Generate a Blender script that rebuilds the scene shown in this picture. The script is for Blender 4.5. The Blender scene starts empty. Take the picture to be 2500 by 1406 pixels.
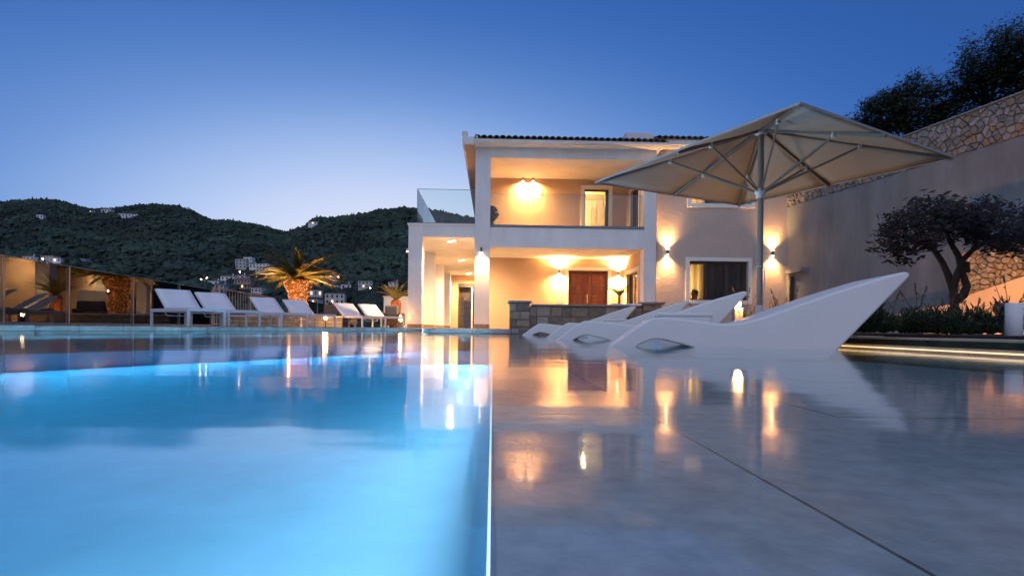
import bpy, math, random
import numpy as np
from mathutils import Vector, Matrix, noise as mnoise
from mathutils.geometry import tessellate_polygon

random.seed(7); RNG = np.random.default_rng(7)
S = bpy.context.scene; COL = S.collection
R = math.radians

# ------------------------------------------------------------------ camera
FPX, CX, CY, ROLL, HC = 1355.0, 1250.0, 801.0, 0.010, 0.12     # pixels of the 2500 px wide photograph
cam = bpy.data.objects.new('camera', bpy.data.cameras.new('camera')); COL.objects.link(cam)
cam.data.sensor_width = 36; cam.data.lens = 36 * FPX / 2500
cam.data.shift_y = (CY - 703) / 2500
cam.data.clip_start = 0.02; cam.data.clip_end = 20000
cam.matrix_world = Matrix.Translation((0, 0, HC)) @ Matrix.Rotation(math.pi / 2, 4, 'X') @ Matrix.Rotation(ROLL, 4, 'Z')
S.camera = cam
# ------------------------------------------------------------------ sky (just after sunset) and added fill lamp
world = bpy.data.worlds.new('World'); S.world = world; world.use_nodes = True
wn = world.node_tree
sky = wn.nodes.new('ShaderNodeTexSky'); sky.sky_type = 'NISHITA'; sky.sun_disc = False
SUN_EL, SUN_AZ = -1.0, -12.0
sky.sun_elevation = R(SUN_EL); sky.sun_rotation = R(SUN_AZ)
sky.air_density = 1.0; sky.dust_density = 0.2; sky.ozone_density = 4.0
# dusk gradient: pale over the place where the sun went down, deep blue away from it; Nishita gives the rest
def wmath(op, a=None, b=None):
    n_ = wn.nodes.new('ShaderNodeMath'); n_.operation = op
    for i, x in enumerate((a, b)):
        if x is None: continue
        if isinstance(x, (int, float)): n_.inputs[i].default_value = x
        else: wn.links.new(x, n_.inputs[i])
    return n_.outputs[0]
wtc = wn.nodes.new('ShaderNodeTexCoord'); wrot = wn.nodes.new('ShaderNodeVectorRotate'); wrot.rotation_type = 'Z_AXIS'
wrot.inputs['Angle'].default_value = R(SUN_AZ); wn.links.new(wtc.outputs['Generated'], wrot.inputs['Vector'])
wsep = wn.nodes.new('ShaderNodeSeparateXYZ'); wn.links.new(wrot.outputs[0], wsep.inputs[0])
waz = wmath('ARCTAN2', wsep.outputs['X'], wsep.outputs['Y']); wel = wmath('ARCSINE', wsep.outputs['Z'])
wd = wmath('SQRT', wmath('ADD', wmath('POWER', wmath('SUBTRACT', wmath('ABSOLUTE', wel), R(5)), 2.0), wmath('POWER', wmath('MULTIPLY', waz, .5), 2.0)))
wramp = wn.nodes.new('ShaderNodeValToRGB'); wr = wramp.color_ramp; wr.interpolation = 'B_SPLINE'
SKYC = [(0,(.78,.76,.86)),(6,(.71,.75,.90)),(11,(.44,.58,.86)),(17,(.135,.285,.63)),(24,(.042,.14,.45)),(32,(.022,.09,.335)),(50,(.028,.095,.32)),(90,(.045,.115,.33))]
while len(wr.elements) < len(SKYC): wr.elements.new(.5)
for i, (d_, c_) in enumerate(SKYC): wr.elements[i].position = d_/90.; wr.elements[i].color = (*c_, 1)
wn.links.new(wmath('DIVIDE', wd, R(90)), wramp.inputs[0])
wmix = wn.nodes.new('ShaderNodeMix'); wmix.data_type = 'RGBA'; wmix.inputs['Factor'].default_value = .12
wn.links.new(wramp.outputs[0], wmix.inputs[6]); wn.links.new(sky.outputs[0], wmix.inputs[7])
wn.links.new(wmix.outputs[2], wn.nodes['Background'].inputs[0])
wn.nodes['Background'].inputs[1].default_value = 0.125
sun = bpy.data.objects.new('sun', bpy.data.lights.new('sun', 'SUN')); COL.objects.link(sun)
sun.data.energy = 0.115; sun.data.angle = R(110); sun.data.color = (.98, .96, 1.0)
sun.rotation_euler = (R(48), 0, R(-18))                         # broad, shadowless fill added from behind the camera to lift the facade
S.view_settings.view_transform = 'Standard'; S.view_settings.look = 'None'; S.view_settings.gamma = 1
S.view_settings.exposure = 3.12
S.render.engine = 'CYCLES'
cy = S.cycles
cy.use_denoising = True; cy.max_bounces = 8; cy.diffuse_bounces = 3; cy.glossy_bounces = 4
cy.transmission_bounces = 4; cy.transparent_max_bounces = 16; cy.sample_clamp_indirect = 3.0
cy.caustics_reflective = False; cy.caustics_refractive = False
LW = 0.34                                                      # lamp watts are scaled to the exposure

# ------------------------------------------------------------------ pixel helpers
def ray(x, y):
    u, v = x - CX, y - CY
    u2 = u + ROLL * v; v2 = v - ROLL * u
    return u2 / FPX, -v2 / FPX
def at(x, y, Y):
    tx, tz = ray(x, y); return Vector((tx * Y, Y, HC + tz * Y))
def gx(x, Y, y=790): return ray(x, y)[0] * Y

# ------------------------------------------------------------------ mesh helpers
class MB:
    def __init__(s): s.v = []; s.f = []; s.sm = []
    def add(s, vs, fs, smooth=False):
        o = len(s.v); s.v += [tuple(p) for p in vs]
        for f in fs: s.f.append(tuple(i + o for i in f)); s.sm.append(smooth)
        return s
    def box(s, x0, x1, y0, y1, z0, z1):
        return s.add([(x0,y0,z0),(x1,y0,z0),(x1,y1,z0),(x0,y1,z0),(x0,y0,z1),(x1,y0,z1),(x1,y1,z1),(x0,y1,z1)],
              [(0,3,2,1),(4,5,6,7),(0,1,5,4),(1,2,6,5),(2,3,7,6),(3,0,4,7)])
    def bar(s, p, q, w, h, up=(0,0,1)):
        p, q = Vector(p), Vector(q); d = (q - p).normalized(); up = Vector(up)
        if abs(d.dot(up)) > .98: up = Vector((0,1,0))
        a = d.cross(up).normalized() * w/2; b = a.cross(d).normalized() * h/2
        vs = [p-a-b,p+a-b,p+a+b,p-a+b,q-a-b,q+a-b,q+a+b,q-a+b]
        return s.add(vs, [(0,3,2,1)[::-1],(4,5,6,7)[::-1],(0,1,5,4)[::-1],(1,2,6,5)[::-1],(2,3,7,6)[::-1],(3,0,4,7)[::-1]])
    def tube(s, pts, rad, n=8, caps=True):
        pts = [Vector(p) for p in pts]
        if not hasattr(rad, '__len__'): rad = [rad] * len(pts)
        vs = []; fs = []; ref = None
        for i, p in enumerate(pts):
            d = (pts[min(i+1, len(pts)-1)] - pts[max(i-1, 0)]).normalized()
            if ref is None: ref = Vector((1,0,0)) if abs(d.x) < .8 else Vector((0,1,0))
            a = (ref - d * ref.dot(d)).normalized(); b = d.cross(a); ref = a
            for k in range(n):
                t = 2*math.pi*k/n; vs.append(p + (a*math.cos(t) + b*math.sin(t)) * rad[i])
        for i in range(len(pts)-1):
            for k in range(n):
                fs.append((i*n+k, i*n+(k+1)%n, (i+1)*n+(k+1)%n, (i+1)*n+k))
        s.add(vs, fs, True)
        if caps:
            m = len(pts)-1
            s.add(vs[:n], [tuple(range(n))[::-1]]); s.add(vs[m*n:], [tuple(range(n))])
        return s
    def lathe(s, prof, n=20, c=(0,0)):
        vs = []; fs = []
        for r, z in prof:
            for k in range(n):
                t = 2*math.pi*k/n; vs.append((c[0]+r*math.cos(t), c[1]+r*math.sin(t), z))
        for i in range(len(prof)-1):
            for k in range(n): fs.append((i*n+k, i*n+(k+1)%n, (i+1)*n+(k+1)%n, (i+1)*n+k))
        return s.add(vs, fs, True)
    def poly(s, pts, z0, z1):           # vertical prism over an xy polygon (any shape)
        n = len(pts); A = sum(pts[i][0]*pts[(i+1)%n][1]-pts[(i+1)%n][0]*pts[i][1] for i in range(n))
        if A < 0: pts = pts[::-1]
        vs = [(x,y,z0) for x,y in pts] + [(x,y,z1) for x,y in pts]
        tri = tessellate_polygon([[Vector((x,y,0)) for x,y in pts]])
        fs = []
        for t in tri:
            a,b,c = (Vector((*pts[i],0)) for i in t)
            t = t if (b-a).cross(c-a).z > 0 else t[::-1]
            fs.append(tuple(i+n for i in t)); fs.append(tuple(t[::-1]))
        fs += [(i,(i+1)%n,(i+1)%n+n,i+n) for i in range(n)]
        return s.add(vs, fs)
    def mesh(s, name):
        m = bpy.data.meshes.new(name); m.from_pydata(s.v, [], s.f)
        if any(s.sm): m.polygons.foreach_set('use_smooth', s.sm)
        m.update(); return m
    def build(s, name, mat, parent=None, bevel=0, seg=2):
        return link(name, s.mesh(name), mat, parent, bevel, seg)
def link(name, mesh, mat, parent=None, bevel=0, seg=2):
    if mat and not mesh.materials: mesh.materials.append(mat)
    o = bpy.data.objects.new(name, mesh); COL.objects.link(o); o.parent = parent
    if bevel:
        b = o.modifiers.new('bevel', 'BEVEL'); b.width = bevel; b.segments = seg; b.limit_method = 'ANGLE'; b.angle_limit = R(35)
    return o
def tag(o, label=None, cat=None, group=None, kind=None):
    if label: o['label'] = label
    if cat: o['category'] = cat
    if group: o['group'] = group
    if kind: o['kind'] = kind
    return o
def thing(name, label, cat, loc=(0,0,0), rz=0, group=None):
    o = bpy.data.objects.new(name, None); COL.objects.link(o); o.location = loc; o.rotation_euler = (0,0,rz)
    o.empty_display_size = .2
    return tag(o, label, cat, group)
def copy_tree(o, parent=None):
    c = o.copy(); COL.objects.link(c); c.parent = parent
    for ch in list(o.children): copy_tree(ch, c)
    return c
def wall_mesh(x0, x1, z0, z1, holes, y0, y1):      # wall in the xz plane with rectangular openings
    xs = sorted({x0, x1} | {h[0] for h in holes} | {h[1] for h in holes}); xs = [x for x in xs if x0 <= x <= x1]
    zs = sorted({z0, z1} | {h[2] for h in holes} | {h[3] for h in holes}); zs = [z for z in zs if z0 <= z <= z1]
    def solid(i, j):
        if i < 0 or j < 0 or i >= len(xs)-1 or j >= len(zs)-1: return False
        cx, cz = (xs[i]+xs[i+1])/2, (zs[j]+zs[j+1])/2
        return not any(h[0] < cx < h[1] and h[2] < cz < h[3] for h in holes)
    m = MB()
    for i in range(len(xs)-1):
        for j in range(len(zs)-1):
            if not solid(i, j): continue
            a, b, c, d = xs[i], xs[i+1], zs[j], zs[j+1]
            m.add([(a,y0,c),(b,y0,c),(b,y0,d),(a,y0,d)], [(0,1,2,3)])
            m.add([(a,y1,c),(b,y1,c),(b,y1,d),(a,y1,d)], [(3,2,1,0)])
            if not solid(i-1,j): m.add([(a,y0,c),(a,y1,c),(a,y1,d),(a,y0,d)], [(3,2,1,0)])
            if not solid(i+1,j): m.add([(b,y0,c),(b,y1,c),(b,y1,d),(b,y0,d)], [(0,1,2,3)])
            if not solid(i,j-1): m.add([(a,y0,c),(b,y0,c),(b,y1,c),(a,y1,c)], [(3,2,1,0)])
            if not solid(i,j+1): m.add([(a,y0,d),(b,y0,d),(b,y1,d),(a,y1,d)], [(0,1,2,3)])
    return m

# ------------------------------------------------------------------ materials
def pmat(name, col, rough=.6, var=.12, scale=3., bump=.0, bscale=60., metal=0., rnd=0., spec=.5, trans=0., stretch=(1,1,1)):
    m = bpy.data.materials.new(name); m.use_nodes = True; nt = m.node_tree; n = nt.nodes; L = nt.links
    p = n['Principled BSDF']; p.inputs['Roughness'].default_value = rough; p.inputs['Metallic'].default_value = metal
    p.inputs['Specular IOR Level'].default_value = spec
    tc = n.new('ShaderNodeTexCoord'); mp = n.new('ShaderNodeMapping'); mp.inputs['Scale'].default_value = stretch
    L.new(tc.outputs['Object'], mp.inputs[0])
    nz = n.new('ShaderNodeTexNoise'); nz.inputs['Scale'].default_value = scale; nz.inputs['Detail'].default_value = 6; nz.inputs['Roughness'].default_value = .6
    L.new(mp.outputs[0], nz.inputs['Vector'])
    mr = n.new('ShaderNodeMapRange'); mr.inputs['From Min'].default_value = .3; mr.inputs['From Max'].default_value = .7
    mr.inputs['To Min'].default_value = 1 - var; mr.inputs['To Max'].default_value = 1 + var
    L.new(nz.outputs['Fac'], mr.inputs['Value'])
    val = mr.outputs[0]
    if rnd:
        oi = n.new('ShaderNodeObjectInfo'); m2 = n.new('ShaderNodeMapRange')
        m2.inputs['To Min'].default_value = 1 - rnd; m2.inputs['To Max'].default_value = 1 + rnd
        L.new(oi.outputs['Random'], m2.inputs['Value'])
        mu = n.new('ShaderNodeMath'); mu.operation = 'MULTIPLY'; L.new(val, mu.inputs[0]); L.new(m2.outputs[0], mu.inputs[1]); val = mu.outputs[0]
    mx = n.new('ShaderNodeVectorMath'); mx.operation = 'SCALE'; mx.inputs[0].default_value = col[:3]
    L.new(val, mx.inputs['Scale']); L.new(mx.outputs[0], p.inputs['Base Color'])
    if bump:
        nb = n.new('ShaderNodeTexNoise'); nb.inputs['Scale'].default_value = bscale; nb.inputs['Detail'].default_value = 5
        L.new(mp.outputs[0], nb.inputs['Vector'])
        b = n.new('ShaderNodeBump'); b.inputs['Strength'].default_value = bump; b.inputs['Distance'].default_value = .02
        L.new(nb.outputs['Fac'], b.inputs['Height']); L.new(b.outputs[0], p.inputs['Normal'])
    if trans:
        t = n.new('ShaderNodeBsdfTranslucent'); L.new(mx.outputs[0], t.inputs[0])
        ms = n.new('ShaderNodeMixShader'); ms.inputs[0].default_value = trans
        L.new(p.outputs[0], ms.inputs[1]); L.new(t.outputs[0], ms.inputs[2]); L.new(ms.outputs[0], n['Material Output'].inputs[0])
    return m
def stonemat(name, cols, rough=.8, bump=.5, bscale=14):
    m = pmat(name, (1,1,1), rough, .3, 6, bump, bscale); nt = m.node_tree; n = nt.nodes; L = nt.links
    oi = n.new('ShaderNodeObjectInfo'); cr = n.new('ShaderNodeValToRGB')
    e = cr.color_ramp; e.interpolation = 'LINEAR'
    while len(e.elements) < len(cols): e.elements.new(.5)
    for i, c in enumerate(cols): e.elements[i].position = i/(len(cols)-1); e.elements[i].color = (*c, 1)
    L.new(oi.outputs['Random'], cr.inputs[0])
    sc = [x for x in n if x.bl_idname == 'ShaderNodeVectorMath'][0]; L.new(cr.outputs[0], sc.inputs[0])
    return m
def emat(name, col, st):
    m = bpy.data.materials.new(name); m.use_nodes = True; n = m.node_tree.nodes
    p = n['Principled BSDF']; p.inputs['Base Color'].default_value = (.8,.8,.8,1)
    p.inputs['Emission Color'].default_value = (*col,1); p.inputs['Emission Strength'].default_value = st
    return m
def glassmat(name, tint, ior=1.5, rough=0., bump=None, refl=(1,1,1)):
    m = bpy.data.materials.new(name); m.use_nodes = True; nt = m.node_tree; n = nt.nodes; L = nt.links
    n.remove(n['Principled BSDF'])
    fr = n.new('ShaderNodeFresnel'); fr.inputs[0].default_value = ior
    tr = n.new('ShaderNodeBsdfTransparent'); tr.inputs[0].default_value = (*tint,1)
    gl = n.new('ShaderNodeBsdfGlossy'); gl.inputs['Roughness'].default_value = rough; gl.inputs[0].default_value = (*refl,1)
    mx = n.new('ShaderNodeMixShader'); L.new(fr.outputs[0], mx.inputs[0]); L.new(tr.outputs[0], mx.inputs[1]); L.new(gl.outputs[0], mx.inputs[2])
    L.new(mx.outputs[0], n['Material Output'].inputs[0])
    if bump:
        tc = n.new('ShaderNodeTexCoord'); prev = None
        for sx, sy, sc, dist in bump:
            mp = n.new('ShaderNodeMapping'); mp.inputs['Scale'].default_value = (sx, sy, 1); L.new(tc.outputs['Object'], mp.inputs[0])
            nz = n.new('ShaderNodeTexNoise'); nz.inputs['Scale'].default_value = sc; nz.inputs['Detail'].default_value = 2; L.new(mp.outputs[0], nz.inputs['Vector'])
            b = n.new('ShaderNodeBump'); b.inputs['Strength'].default_value = 1; b.inputs['Distance'].default_value = dist
            L.new(nz.outputs['Fac'], b.inputs['Height'])
            if prev: L.new(prev.outputs[0], b.inputs['Normal'])
            prev = b
        L.new(prev.outputs[0], fr.inputs['Normal']); L.new(prev.outputs[0], gl.inputs['Normal'])
    return m

WARM = (1.0, .51, .17); WARMER = (1.0, .42, .10); WARMW = (1.0, .70, .38)
M = dict(
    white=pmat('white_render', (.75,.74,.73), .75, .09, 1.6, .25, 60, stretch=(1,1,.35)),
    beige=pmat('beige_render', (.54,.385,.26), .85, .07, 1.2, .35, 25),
    wing=pmat('sand_render', (.52,.42,.36), .85, .08, 1.2, .5, 18),
    trim=pmat('white_trim', (.78,.76,.73), .6, .03),
    plinth=pmat('brown_stone_plinth', (.30,.20,.13), .7, .3, 9, .3, 30),
    ledge=pmat('grey_stone_ledge', (.20,.20,.21), .6, .2, 8, .2, 30),
    gutter=pmat('white_metal_gutter', (.72,.70,.70), .4, .03),
    rooft=pmat('roof_tile', (.16,.13,.10), .8, .35, 5, .3, 30, rnd=.35),
    floor=pmat('terrace_stone', (.33,.28,.23), .6, .2, 4, .2, 40),
    door=pmat('carved_wood', (.115,.036,.016), .45, .3, 14, .2, 50, stretch=(1,1,.15)),
    brown=pmat('brown_frame', (.055,.035,.025), .45, .15),
    darkmetal=pmat('dark_metal', (.04,.04,.045), .4, .1),
    grey=pmat('grey_aluminium', (.33,.32,.31), .38, .06, metal=.5),
    lampbody=pmat('lamp_body', (.14,.12,.10), .4, .1, metal=.6),
    coping=stonemat('coping_stone', [(.26,.25,.24),(.36,.33,.30),(.30,.29,.28),(.42,.38,.34)], .75, .4, 25),
    sandcop=stonemat('sand_coping_stone', [(.42,.30,.18),(.52,.38,.24),(.46,.34,.22)], .8, .5, 20),
    mortar=pmat('mortar', (.19,.18,.17), .9, .2, 10, .4, 40),
    sandmortar=pmat('sand_mortar', (.40,.32,.25), .9, .2, 10, .4, 40),
    block=stonemat('bar_stone_block', [(.20,.15,.11),(.30,.24,.18),(.15,.13,.11),(.26,.20,.14),(.34,.29,.24)], .85, .8, 16),
    rubble=stonemat('rubble_stone', [(.17,.17,.17),(.23,.225,.215),(.125,.13,.135),(.22,.17,.12),(.19,.19,.19),(.27,.265,.255),(.15,.145,.14)], .9, 1.0, 22),
    plaster=pmat('grey_plaster', (.15,.17,.188), .9, .26, 1.6, .4, 12, stretch=(1,1,.3)),
    plaster2=pmat('warm_plaster', (.46,.39,.34), .9, .1, 1.5, .3, 14),
    lounger=pmat('white_moulded_plastic', (.80,.765,.73), .42, .02, 3, .05, 200),
    alu=pmat('white_aluminium', (.72,.72,.74), .4, .03),
    sling=pmat('white_sling_fabric', (.84,.85,.88), .7, .03, 3, .08, 300),
    slingdark=pmat('grey_seat_mesh', (.25,.23,.22), .8, .05),
    dark=pmat('black_fabric', (.012,.012,.014), .6, .2),
    canopy=pmat('beige_canopy_fabric', (.365,.345,.335), .85, .05, 2, .12, 160, trans=.12),
    greyrib=pmat('grey_rib', (.22,.22,.225), .45, .05, metal=.3),
    pole=pmat('taupe_pole', (.27,.25,.225), .4, .05, metal=.3),
    cushion=pmat('grey_cushion', (.12,.125,.14), .9, .1), wicker=pmat('brown_wicker', (.10,.055,.03), .8, .3, 40),
    soil=pmat('dark_soil', (.02,.017,.014), .95, .4, 20, .5, 30),
    pooltile=pmat('blue_pool_render', (.58,.76,.86), .6, .08, 2.5),
    ledgetile=pmat('beige_ledge_tile', (.80,.755,.69), .55, .18, 22, .2, 60, rnd=.05),
    grout=pmat('tile_grout', (.55,.51,.45), .8, .2),
    bark=pmat('bark', (.05,.026,.016), .9, .4, 12, 1.0, 22, stretch=(1,1,.25)),
    leafdark=pmat('dark_green_leaf', (.018,.030,.012), .6, .4, 3, trans=.2),
    leafred=pmat('dark_red_leaf', (.014,.0065,.004), .6, .7, 3, trans=.2),
    lav=pmat('lavender_green', (.045,.065,.025), .7, .4, 6, trans=.2),
    stalk=pmat('dry_stalk', (.07,.06,.04), .8, .3),
    frond=pmat('cycad_frond', (.13,.115,.03), .5, .3, 5, trans=.2),
    frond2=pmat('palm_frond', (.030,.048,.012), .6, .3, 5, trans=.1),
    fibre=pmat('palm_trunk_fibre', (.24,.11,.04), .9, .4, 15, .8, 25),
    pot=pmat('dark_pot', (.06,.04,.03), .6, .2),
    flower=pmat('red_flower', (.18,.02,.03), .6, .4),
    curtain=pmat('cream_curtain', (.70,.58,.36), .85, .1, 8, trans=.45, stretch=(1,1,.1)),
    panedark=pmat('pane_darkening', (.16,.13,.10), .9, .25, 10, trans=.12, stretch=(1,1,.1)),  # for the added sheet that darkens the window panes
    room=pmat('warm_room_wall', (.72,.62,.42), .8, .03),
    hill=pmat('hill_ground', (.016,.024,.014), .95, .4, .02),
    hilltree=pmat('hill_tree', (.034,.060,.042), .95, .65, .12, rnd=0),
    ground=pmat('valley_ground', (.03,.035,.022), .95, .3, .05),
    hwhite=pmat('house_white', (.82,.82,.82), .8, .08, 1), hcream=pmat('house_cream', (.68,.62,.54), .8, .08, 1),
    hpink=pmat('house_rose', (.50,.33,.28), .8, .08, 1), hgrey=pmat('house_grey', (.52,.52,.52), .8, .08, 1),
    hroof=pmat('house_roof_tile', (.20,.12,.09), .9, .2, 1), hroofg=pmat('house_roof_grey', (.24,.22,.21), .9, .2, 1),
    hwin=pmat('house_window', (.02,.025,.03), .3, .1),
    hwinlit=emat('house_window_lit', (1,.6,.25), .35),
    glow=emat('warm_bulb', (1,.72,.40), 6.0), glowspot=emat('downlight_lens', (1,.85,.62), 3.0),
    fairy=emat('fairy_bulb', (1,.27,.035), .30), led=emat('led_strip', (1,.66,.26), .15),
    streetw=emat('street_lamp_bulb', (1,.80,.58), 4.0), streetr=emat('red_lamp_bulb', (1,.25,.15), 2.5),
    pooll=emat('pool_lamp_lens', (.80,.92,1), .12), flame=emat('flame', (1,.50,.12), 2.5),
    glass=glassmat('railing_glass', (.90,.95,.94), 1.42), wglass=glassmat('window_glass', (.86,.88,.88), 1.6),
    fglass=glassmat('fence_glass', (.62,.66,.66), 1.62),
    glassedge=pmat('glass_edge', (.20,.30,.28), .2, .05),
    water=glassmat('pool_water', (.93,.97,1.0), 1.32, .075, [(.12,1.4,1.0,.0030),(.3,6.0,1.2,.0008)]),
)

_w = M['water'].node_tree; _va = _w.nodes.new('ShaderNodeVolumeAbsorption')
_va.inputs['Color'].default_value = (0, .78, .96, 1); _va.inputs['Density'].default_value = .30
_w.links.new(_va.outputs[0], _w.nodes['Material Output'].inputs['Volume'])
# the wood: crowns vary from tree to tree and from patch to patch
_h = M['hilltree'].node_tree; _n2 = _h.nodes.new('ShaderNodeTexNoise'); _n2.inputs['Scale'].default_value = .012; _n2.inputs['Detail'].default_value = 3
_tc = [x for x in _h.nodes if x.bl_idname == 'ShaderNodeTexCoord'][0]; _h.links.new(_tc.outputs['Object'], _n2.inputs['Vector'])
_mr = _h.nodes.new('ShaderNodeMapRange'); _mr.inputs['From Min'].default_value = .35; _mr.inputs['From Max'].default_value = .65; _mr.inputs['To Min'].default_value = .55; _mr.inputs['To Max'].default_value = 1.5
_h.links.new(_n2.outputs['Fac'], _mr.inputs['Value'])
_sc = [x for x in _h.nodes if x.bl_idname == 'ShaderNodeVectorMath'][0]; _s2 = _h.nodes.new('ShaderNodeVectorMath'); _s2.operation = 'SCALE'
_h.links.new(_sc.outputs[0], _s2.inputs[0]); _h.links.new(_mr.outputs[0], _s2.inputs['Scale']); _h.links.new(_s2.outputs[0], _h.nodes['Principled BSDF'].inputs['Base Color'])

def lamp(kind, loc, watts, col=WARM, parent=None, aim=None, size=R(110), blend=.6, radius=.03, name='lamp_light'):
    d = bpy.data.lights.new(name, kind); d.energy = watts * LW; d.color = col; d.shadow_soft_size = radius
    if kind == 'SPOT': d.spot_size = size; d.spot_blend = blend
    o = bpy.data.objects.new(name, d); COL.objects.link(o); o.parent = parent; o.location = loc
    if aim is not None: o.rotation_euler = Vector(aim).to_track_quat('-Z', 'Y').to_euler()
    return o

# ================================================================== SETTING
YAW = R(2.0)
def edgeX(Y): return .004 - math.tan(YAW) * Y                     # line between deep pool and shallow shelf
def rightX(Y): return 2.46 - math.tan(YAW) * (Y - 3.3)            # right rim of the pool
ZC, ZL, ZF = .085, -.085, -.62                                    # coping top, shelf, pool floor
FAR = 11.45
A = (-9.6, -5.0); B = (-7.75, 8.0); C = (-2.75, 17.0); D = (-1.72, FAR)
E_ = (edgeX(FAR), FAR); F_ = (rightX(FAR), FAR); G = (rightX(-5), -5.0); H = (edgeX(-5), -5.0)
deep = [A, H, E_, D, C, B]
pool = [A, G, F_, D, C, B]
# ---- pool basin
m = MB(); n = len(deep)
tri = tessellate_polygon([[Vector((x,y,0)) for x,y in deep]])
m.add([(x,y,ZF) for x,y in deep], [tuple(t) for t in tri])
for i in range(n):
    a, b = deep[i], deep[(i+1)%n]; top = ZL - .03 if i == 1 else ZC - .09
    m.add([(*a,ZF),(*b,ZF),(*b,top),(*a,top)], [(0,1,2,3)])
basin = tag(m.build('pool_basin', M['pooltile']), kind='structure')
# ---- shelf with tiles
m = MB(); m.poly([H, G, F_, E_], ZL - .5, ZL - .012)
shelf = tag(m.build('pool_shelf', M['grout']), kind='structure')
tw, tl = .455, .91
row = 0; Y = -1.4
while Y < FAR - .02:
    y1 = min(Y + tl, FAR); k = 0
    while True:
        xa = k * tw - (.085 if k else 0)
        if edgeX(Y) + xa >= rightX(Y) - .02: break
        xb = min((k+1)*tw - .085, rightX(Y) - edgeX(Y))
        g = .0022
        x_lo = xa + (g if k else 0)
        vs = [(edgeX(Y+g)+x_lo, Y+g), (edgeX(Y+g)+xb-g, Y+g), (edgeX(y1-g)+xb-g, y1-g), (edgeX(y1-g)+x_lo, y1-g)]
        MB().poly(vs, ZL - .02, ZL + random.uniform(-.0008,.0008)).build('shelf_tile', M['ledgetile'], shelf)
        k += 1
    Y += tl
m = MB(); m.poly([(edgeX(-1.4)-.004,-1.4),(edgeX(-1.4),-1.4),(edgeX(FAR),FAR),(edgeX(FAR)-.004,FAR)], ZL-.06, ZL+.003)
m.build('shelf_edge', pmat('pale_edge_stone', (.50,.53,.56), .5, .08), shelf)
# ---- water
m = MB(); tri = tessellate_polygon([[Vector((x,y,0)) for x,y in pool]])
fs = []
for t in tri:
    a,b,c = (Vector((*pool[i],0)) for i in t); fs.append(tuple(t) if (b-a).cross(c-a).z > 0 else tuple(t[::-1]))
m.add([(x,y,0) for x,y in pool], fs)
water = tag(m.build('pool_water', M['water']), kind='structure')
# ---- deck: everything around the pool
def ring(outer, hole, z):
    loops = [[Vector((x,y,0)) for x,y in outer], [Vector((x,y,0)) for x,y in hole]]
    pts = outer + hole; tri = tessellate_polygon(loops); mm = MB(); fs = []
    for t in tri:
        a,b,c = (Vector((*pts[i],0)) for i in t); fs.append(tuple(t) if (b-a).cross(c-a).z > 0 else tuple(t[::-1]))
    mm.add([(x,y,z) for x,y in pts], fs); return mm
outer = [(-13.5,-9), (16,-9), (16,44), (-17.0,44), (-15,16)]
m = ring(outer, pool, ZC - .012)
for i in range(len(outer)):
    a, b = outer[i], outer[(i+1)%len(outer)]; m.add([(*a,-9),(*b,-9),(*b,ZC-.012),(*a,ZC-.012)], [(0,1,2,3)])
deck = tag(m.build('terrace', M['floor']), kind='structure')
# ---- coping stones round the pool
def coping(p, q, length, width, mat, name, z0, z1, parent, side=1):
    p, q = Vector((*p,0)), Vector((*q,0)); d = (q-p); Ln = d.length; d.normalize(); nrm = Vector((-d.y, d.x, 0)) * side
    s = 0
    while s < Ln - .02:
        l = min(length * random.uniform(.75, 1.25), Ln - s)
        if Ln - s - l < .15: l = Ln - s
        a = p + d*(s+.006); b = p + d*(s+l-.006); j = random.uniform(-.006,.006)
        q4 = [a - nrm*(.02+j), b - nrm*(.02+j), b + nrm*width, a + nrm*width]
        MB().poly([(v.x, v.y) for v in q4], z0, z1 + random.uniform(-.004,.004)).build(name, mat, parent, .008, 2)
        s += l
rim = tag(MB().add([(-8.3,8,ZC-.2),(-8.29,8,ZC-.2),(-8.29,8.01,ZC-.2)], [(0,1,2)]).build('pool_rim', M['mortar']), kind='structure')
mm = MB()
for a, b, side in ((A,B,1),(B,C,1),(C,D,1),(D,F_,1)):
    p, q = Vector((*a,0)), Vector((*b,0)); d = (q-p).normalized(); nr = Vector((-d.y,d.x,0))
    mm.poly([(v.x,v.y) for v in (p, q, q+nr*.3, p+nr*.3)], -.35, ZC - .02)
rim.data = mm.mesh('pool_rim'); rim.data.materials.append(M['mortar'])
coping((A[0]+.93,2.9), B, .62, .38, M['coping'], 'coping_stone', .012, ZC + .004, rim)
coping(B, C, .62, .38, M['coping'], 'coping_stone', .012, ZC + .004, rim)
coping(C, D, .62, .38, M['coping'], 'coping_stone', .012, ZC + .004, rim)
coping(D, (gx(1268, FAR), FAR), .75, .5, M['coping'], 'coping_stone', .012, ZC + .02, rim)
# ---- right rim: lit channel, sill and planter kerb
m = MB(); m.poly([(rightX(-5)+.004,-5),(rightX(FAR)+.004,FAR),(rightX(FAR)+.2,FAR),(rightX(-5)+.2,-5)], -.3, .035)
sill = tag(m.build('pool_sill', M['sandmortar'], None), kind='structure')
m = MB(); m.poly([(rightX(.4)-.006,.4),(rightX(FAR-.3)-.006,FAR-.3),(rightX(FAR-.3)+.002,FAR-.3),(rightX(.4)+.002,.4)],   .012, .020)
led = tag(m.build('led_strip', M['led']), 'thin glowing warm light strip along the right rim of the pool', 'light strip')
kerb = tag(MB().poly([(rightX(-5)+.21,-5),(rightX(FAR)+.21,FAR),(rightX(FAR)+.36,FAR),(rightX(-5)+.36,-5)], -.2, .055).build('planter_kerb', M['sandmortar']), kind='structure')
coping((rightX(1.6)+.21,1.6), (rightX(FAR)+.21,FAR), .55, .2, M['sandcop'], 'kerb_stone', .03, .085, kerb, side=-1)
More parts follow.
